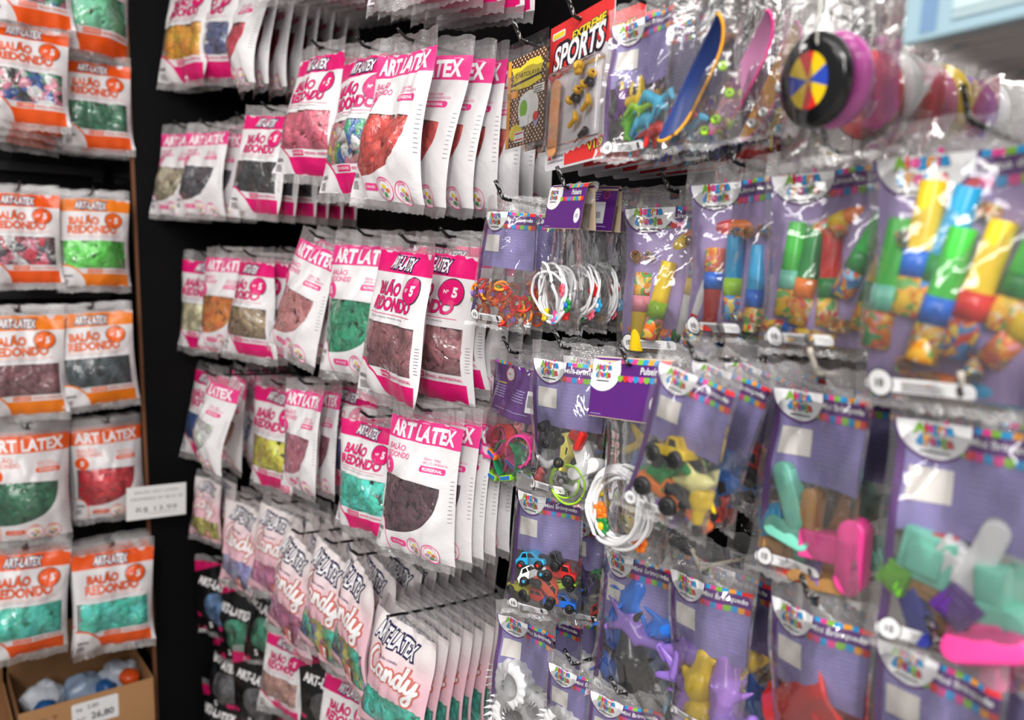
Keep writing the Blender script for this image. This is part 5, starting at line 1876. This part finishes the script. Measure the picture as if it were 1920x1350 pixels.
# ------------------------------------------------------------------ toys on the long wall
def toy_rows():
    H = hang
    s = dict(hook='speck', bend=60, lift=0.028)
    # top row
    H('G', 'x', (990, 84), 244, 'brown dotted card with a yellow frame beside the scarlet balloon bags', 'brown dotted card', n=3, sp=.03, yaw=-6, fnoun='brown dotted card', scale=1.0, **s)
    H('X', 'x', (1090, 40), 312, 'red and grey blister card with a toy skateboard and yellow parts', 'red skateboard blister card', n=5, sp=.034, yaw=-10, pitch=-3, fnoun='red blister card', fy=8, scale=1.0, **s)
    H('M', 'animals', (1210, 8), 296, 'bag of small coloured plastic animals with a sky blue one in front, top row', 'top animal bag', n=2, sp=.05, y=.68, yaw=2, fcolour='animals2', fnoun='bag of blue plastic animals', **s)
    H('M', 'animals3', (1400, 70), 306, 'bag of red and blue plastic animals low behind the skateboard bags', 'low animal bag', n=2, sp=.045, y=.80, yaw=0, fnoun='bag of red and blue animals', **s)
    H('T', 'sk0', (1335, -70), 226, 'clear bag with a slanting blue and yellow finger skateboard', 'blue finger skateboard bag', n=0, y=.66, yaw=2, **s)
    H('T', 'sk1', (1420, -75), 232, 'clear bag with a slanting pink finger skateboard', 'pink finger skateboard bag', n=2, sp=.05, y=.72, yaw=2, fnoun='clear bag with another finger skateboard', **s)
    H('Y', 'yo', (1600, -255), 150, 'bagged black and pink yo-yo with a colour wheel emblem', 'black and pink yo-yo', n=3, sp=.085, y=.66, yaw=-6, fnoun='bagged pastel yo-yo', scale=1.05, **s)
    H('N', 'n', (1968, -212), 8, 'bundle of pale blue toy banknotes at the top right corner', 'top toy banknotes', n=11, sp=.016, y=.60, yaw=0, pitch=-8, fnoun='bundle of toy banknotes', scale=1.0, **s)
    # second row
    H('M', 'rings', (955, 378), 620, 'bag of orange and red toy rings below the scarlet balloon bags', 'toy ring bag', n=2, sp=.05, y=.72, yaw=16, roll=6, fnoun='bag of toy rings', **s)
    H('P', 'bangles', (1072, 357), 624, 'pack of white bracelets with flower charms under a purple header card', 'upper bracelet pack', n=4, sp=.042, y=.71, yaw=-12, fy=8, roll=4, fnoun='pack of white flower bracelets', **s)
    H('L', 'blow_yellow', (1265, 362), 625, 'bag of yellow party blowers right of the bracelets', 'yellow party blower bag', n=1, sp=.05, y=.78, yaw=10, fcolour='blow_blue', fnoun='bag of mixed party blowers', scale=.92, **s)
    H('L', 'blow_blue', (1390, 312), 645, 'bag of blue and red party blowers in the middle of the row', 'blue party blower bag', n=2, sp=.045, y=.74, yaw=0, fnoun='bag of blue party blowers', **s)
    H('L', 'blow_green', (1565, 288), 672, 'bag of green and red party blowers left of the nearest bag', 'green party blower bag', n=2, sp=.05, y=.71, yaw=0, fnoun='bag of green party blowers', **s)
    H('L', 'blow_near', (1830, 238), 705, 'nearest and largest bag of party blowers at the right edge', 'nearest party blower bag', n=2, sp=.05, y=.68, yaw=0, fnoun='bag of mixed green blowers', scale=1.0, **s)
    # third row
    H('W', 'watches', (968, 664), 908, 'bag of pink and green toy watches with a purple back card', 'toy watch bag', n=1, sp=.05, y=.76, yaw=4, roll=6, fnoun='bag of white and blue toy watches', **s)
    H('M', 'bots', (1066, 656), 948, 'bag of mixed mini toys with a lime bangle and white robot pieces', 'white robot toy bag', n=1, sp=.06, y=.72, yaw=16, roll=3, fcolour='cars2', fnoun='bag of mini toy cars', seed=0, **s)
    H('M', 'dinos2', (1195, 700), 1000, 'toy bag with a white sticker half hidden behind the lower bracelet pack', 'half hidden toy bag', n=1, sp=.05, y=.79, yaw=6, fnoun='bag of mini toys', **s)
    H('P', 'bangles2', (1190, 688), 1002, 'pack of white bracelets with yellow charms, its purple card in front of a toy bag', 'lower bracelet pack', n=0, y=.69, yaw=0, roll=-2, scale=1.2, **s)
    H('M', 'bigcars', (1318, 680), 1014, 'bag of big orange, green and yellow wheeled toys', 'orange and green toy bag', n=3, sp=.05, y=.62, yaw=6, roll=13, fcolour='bluecar', fnoun='bag of blue toy cars', seed=1, **s)
    H('M', 'shapes', (1545, 706), 1110, 'bag of turquoise, pink and tan shape toys', 'pink and tan shape toy bag', n=2, sp=.055, y=.70, yaw=-8, fcolour='shapes3', fnoun='bag of grey shape toys', seed=2, **dict(s, hook='pale'))
    H('M', 'shapes2', (1825, 760), 1268, 'near bag of white, turquoise and pink shape toys at the right edge', 'near shape toy bag', n=2, sp=.05, y=.68, yaw=-2, fcolour='shapes3', fnoun='bag of yellow shape toys', **dict(s, hook='pale'))
    # fourth row
    H('M', 'cars', (1025, 912), 1172, 'bag of ten small toy cars with a pale blue and an orange car', 'small toy car bag', n=0, y=.72, yaw=24, roll=2, seed=3, **s)
    H('M', 'cars2', (1112, 962), 1180, 'bag of toy cars with a yellow and a red car, behind the blue whales', 'yellow and red toy car bag', n=0, y=.79, yaw=24, **s)
    H('M', 'sea', (1190, 1020), 1345, 'bag of blue and black sea animals hanging tall and narrow', 'black and blue sea animal bag', n=1, sp=.05, y=.71, yaw=6, fcolour='sea2', fnoun='bag of blue sea animals', **s)
    H('M', 'dinos', (1325, 1066), 1390, 'bag of purple dinosaurs with yellow ducks cut by the bottom edge', 'purple dinosaur bag', n=2, sp=.055, y=.71, yaw=0, fcolour='dinos2', fnoun='bag of blue and yellow animals', seed=0, **dict(s, hook='pale'))
    H('M', 'trumpets', (1530, 1122), 1500, 'bag with a big red plastic trumpet at the bottom right', 'red trumpet bag', n=1, sp=.055, y=.69, yaw=-6, fcolour='plain', fnoun='bag of toy trumpets', **s)
    H('M', 'plain', (1765, 1206), 1650, 'nearest toy bag at the bottom right corner, only its card showing', 'bottom right toy bag', n=1, sp=.055, y=.67, yaw=-4, fnoun='bag of red trumpets', **s)
    # fifth row
    H('M', 'fangs', (990, 1150), 1395, 'bag of white plastic vampire fangs left of the blue sea animals', 'left fang bag', n=2, sp=.045, y=.72, yaw=14, roll=2, fnoun='bag of white fangs', seed=2, **dict(s, hook='pale'))
    H('M', 'fangs', (1085, 1246), 1480, 'bag of white plastic fangs, second one, cut by the bottom edge', 'second fang bag', n=0, y=.71, yaw=20, roll=5, **s)
    H('M', 'fangs', (1172, 1300), 1550, 'toy bag of which only the white logo card shows below the sea animals', 'lowest logo card bag', n=0, y=.69, yaw=24, roll=6, **s)

# ------------------------------------------------------------------ box, tags, rails of the end bay
def end_bay():
    card = panel_mat('cardboard', (186, 138, 92), 0.75, 0.35)
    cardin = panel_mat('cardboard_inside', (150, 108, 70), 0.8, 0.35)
    paper = mat((236, 236, 234), 0.6)
    dark = mat((60, 60, 62), 0.6)

    def carton(name, x0, x1, y0, y1, z0, z1, rz, label):
        root = bpy.data.objects.new(name, None)
        link(root)
        L, Wd, Hh, th = y1 - y0, x1 - x0, z1 - z0, .004
        root.matrix_world = Matrix.Translation(((x0 + x1) / 2, (y0 + y1) / 2, z0)) @ Matrix.Rotation(R(rz), 4, 'Z')
        parts = [('front_panel', (Wd / 2, 0, Hh / 2), (th, L, Hh), card), ('back_panel', (-Wd / 2, 0, Hh / 2 + .06), (th, L, Hh + .12), cardin),
                 ('side_panel', (0, -L / 2, Hh / 2), (Wd, th, Hh), cardin), ('side_panel', (0, L / 2, Hh / 2), (Wd, th, Hh), card), ('bottom', (0, 0, th / 2), (Wd, L, th), card)]
        for nm, c, s, m in parts:
            bm = bmesh.new()
            rbox(bm, c, s, .0012)
            put(nm, mesh_from(bm, nm, 1, False), [m], root)
        tag(root, label, 'cardboard box')
        return root, Wd, L, Hh
    # a dark plinth the boxes stand on
    PZ = 0.13
    struct('trim_2', boxmesh('trim_2', (BAY_X, PIER_Y - 1.6, 0), (FACE_X + .10, PIER_Y - .002, PZ), .004), [BLACKBOARD])
    topz = at(160, 1305, x=FACE_X + .06).z
    ya, yb = at(32, 1300, x=FACE_X + .06).y, at(288, 1300, x=FACE_X + .06).y
    yb = min(yb, PIER_Y - .012)
    root, Wd, L, Hh = carton('cardboard_box', FACE_X - .24, FACE_X + .06, ya, yb, PZ, topz, 0, 'open brown cardboard box with a price label, below the turquoise balloon bags')

    def lab():
        p = Print()
        W, H = .12, .07
        p.rrect(0, 0, W, H, .005, 2, 1)
        p.text('R$', W * .16, H * .3, 9, 2, h=H * .16)
        p.text('2,80', W * .45, H * .25, 9, 2, h=H * .2)
        p.text('Nº', W * .2, H * .72, 9, 2, h=H * .2)
        p.text('26,80', W * .65, H * .68, 9, 2, w=W * .48, h=H * .3, off=.02)
        return p.build('price_label', lambda X, Y, l: Vector((Wd / 2 + .0022 + .0003 * l, X - W / 2 + .015, Hh - .016 - Y)), 12, W, H, 2, 2)
    put('price_label', lab(), cinks(), root)

    def pen():
        p = Print()
        p.text('Nº 7', .04, .02, 9, 1, h=.024)
        return p.build('pen_mark', lambda X, Y, l: Vector((Wd / 2 + .0022, X - L / 2 + .02, Hh - .022 - Y)), 12, .08, .04, 1, 1)
    put('pen_mark', pen(), [mat((120, 84, 54), .7)] * 12, root)
    # crumpled packs lying in the box
    rn = random.Random(5)
    spots = [(-.095, -.06, 'pack of white and blue film lying at the left of the cardboard box'), (.015, -.04, 'pack of white film with a blue edge in the middle of the box'), (.115, -.05, 'pale pack with an orange corner at the right in the cardboard box')]
    film_prints = [mat((210, 216, 226), .25), mat((150, 170, 196), .25), mat((196, 206, 220), .25), mat((226, 226, 230), .25)]
    for k, (dy, dx, lb) in enumerate(spots):
        rt = bpy.data.objects.new('balloon_pack', None)
        link(rt)
        bm = bmesh.new()
        vs = sphere(bm, (0, 0, 0), (.055, .058, .042), 0, 28, 18)
        for v in bm.verts:
            q = noise.noise_vector(v.co * 28 + Vector((k * 7, 0, 0)))
            v.co += q * .014 + noise.noise_vector(v.co * 70) * .006
        rt.location = ((FACE_X - .09 + dx * .6), (ya + yb) / 2 + dy, topz - .06 - .03 * (k == 3) + .012 * (k == 2))
        rt.rotation_euler = (rn.uniform(-.3, .3), rn.uniform(-.2, .5), rn.uniform(-.6, .6))
        put('wrapper', mesh_from(bm, 'wrapper', 1), [film_prints[k]], rt)
        bm = bmesh.new()
        sphere(bm, (.055, .03 if k % 2 else -.02, .012), (.032, .03, .026), 0, 12, 8)
        for v in bm.verts:
            v.co += noise.noise_vector(v.co * 60) * .005
        put('printed_end', mesh_from(bm, 'printed_end', 1), [mat((226, 84, 24), .35) if k >= 2 else mat((30, 90, 150), .35)], rt)
        tag(rt, lb, 'balloon pack', 'packs lying in the cardboard box')
    # the neighbouring box
    ya2 = ya - .34
    carton('cardboard_box', FACE_X - .24, FACE_X + .05, ya2, ya - .012, PZ, topz - .03, 0, 'second cardboard box cut by the left edge of the picture')
    # rails across the back of the bay
    for k, (py, nm) in enumerate(((318, 'black metal rail across the bay between the upper two rows'), (552, 'black metal rail above the amber printed bags'), (1005, 'black metal rail above the lower turquoise bags'))):
        z = at(120, py, x=BAY_X + .03).z
        bm = bmesh.new()
        rbox(bm, (BAY_X + .012, PIER_Y - .8, z), (.02, 1.58, .03), .003)
        box(bm, (BAY_X + .004, PIER_Y - .03, z), (.012, .03, .06))
        o = put('display_rail', mesh_from(bm, 'display_rail', 1, False), [BLACKWIRE])
        tag(o, nm, 'rail', 'rails in the end bay')
    # price ticket on the pier
    c0 = at(294, 940, x=END_X + .035)
    root = bpy.data.objects.new('price_tag', None)
    link(root)
    sc = 107 * depth(c0) / FPX / .16 * .98
    root.matrix_world = Matrix.Translation(c0) @ Matrix.Rotation(R(90), 4, 'Z') @ Matrix.Rotation(R(2.5), 4, 'Y') @ Matrix.Scale(sc, 4)
    bm = bmesh.new()
    rbox(bm, (0, 0, 0), (.16, .0012, .094), .0004)
    put('ticket', mesh_from(bm, 'ticket', 1, False), [paper], root)
    p = Print()
    W, H = .16, .094
    p.text('BALÃO ART LATEX', W * .5, H * .17, 9, 1, w=W * .72, h=H * .085)
    p.text('CROMADO Nº 05 C/ 25', W * .5, H * .38, 9, 1, w=W * .88, h=H * .085)
    p.text('R$ 13,99', W * .5, H * .72, 9, 1, w=W * .68, h=H * .17)
    p.rect(W * .36, H * .84, W * .84, H * .85, 9, 1)
    put('ticket_print', p.build('ticket_print', lambda X, Y, l: Vector((X - W / 2, -.0008, H / 2 - Y)), 12, W, H, 2, 2), [mat((110, 110, 112), .6)] * 12, root)
    bm = bmesh.new()
    rbox(bm, (.045, .055, 0), (.012, .106, .012), .002)
    rbox(bm, (.045, .004, 0), (.05, .006, .03), .002)
    put('holder', mesh_from(bm, 'holder', 1, False), [BLACKWIRE], root)
    tag(root, 'white price ticket reading R$ 13,99 on the edge of the black pier', 'price tag')

pink_rows()
orange_rows()
toy_rows()
end_bay()
import OpenImageIO as o, numpy as np, sys
b=o.ImageBuf('/workdir/render_main.png'); a=b.get_pixels(o.UINT8)
for x,y,n in [(372,310,'hero white'),(480,545,'plum white'),(400,150,'red white'),(20,235,'orange white'),(100,235,'lg white'),(160,400,'pier'),(900,200,'L card'),(935,540,'M card right'),(945,490,'sticker'),(85,690,'box'),(860,550,'pink'),(500,400,'watchcard'),(640,395,'pulse purple'),(760,15,'film top'),(700,180,'gap'),(310,340,'salmon white')]:
    p=a[y-3:y+4,x-3:x+4,:3].reshape(-1,3).mean(0).astype(int); print(n,p)
print('mean',a[...,:3].reshape(-1,3).mean(0))
for i in range(4):
    print([tuple(a[180*j:180*j+180,256*i:256*i+256,:3].reshape(-1,3).mean(0).astype(int)) for j in range(4)])
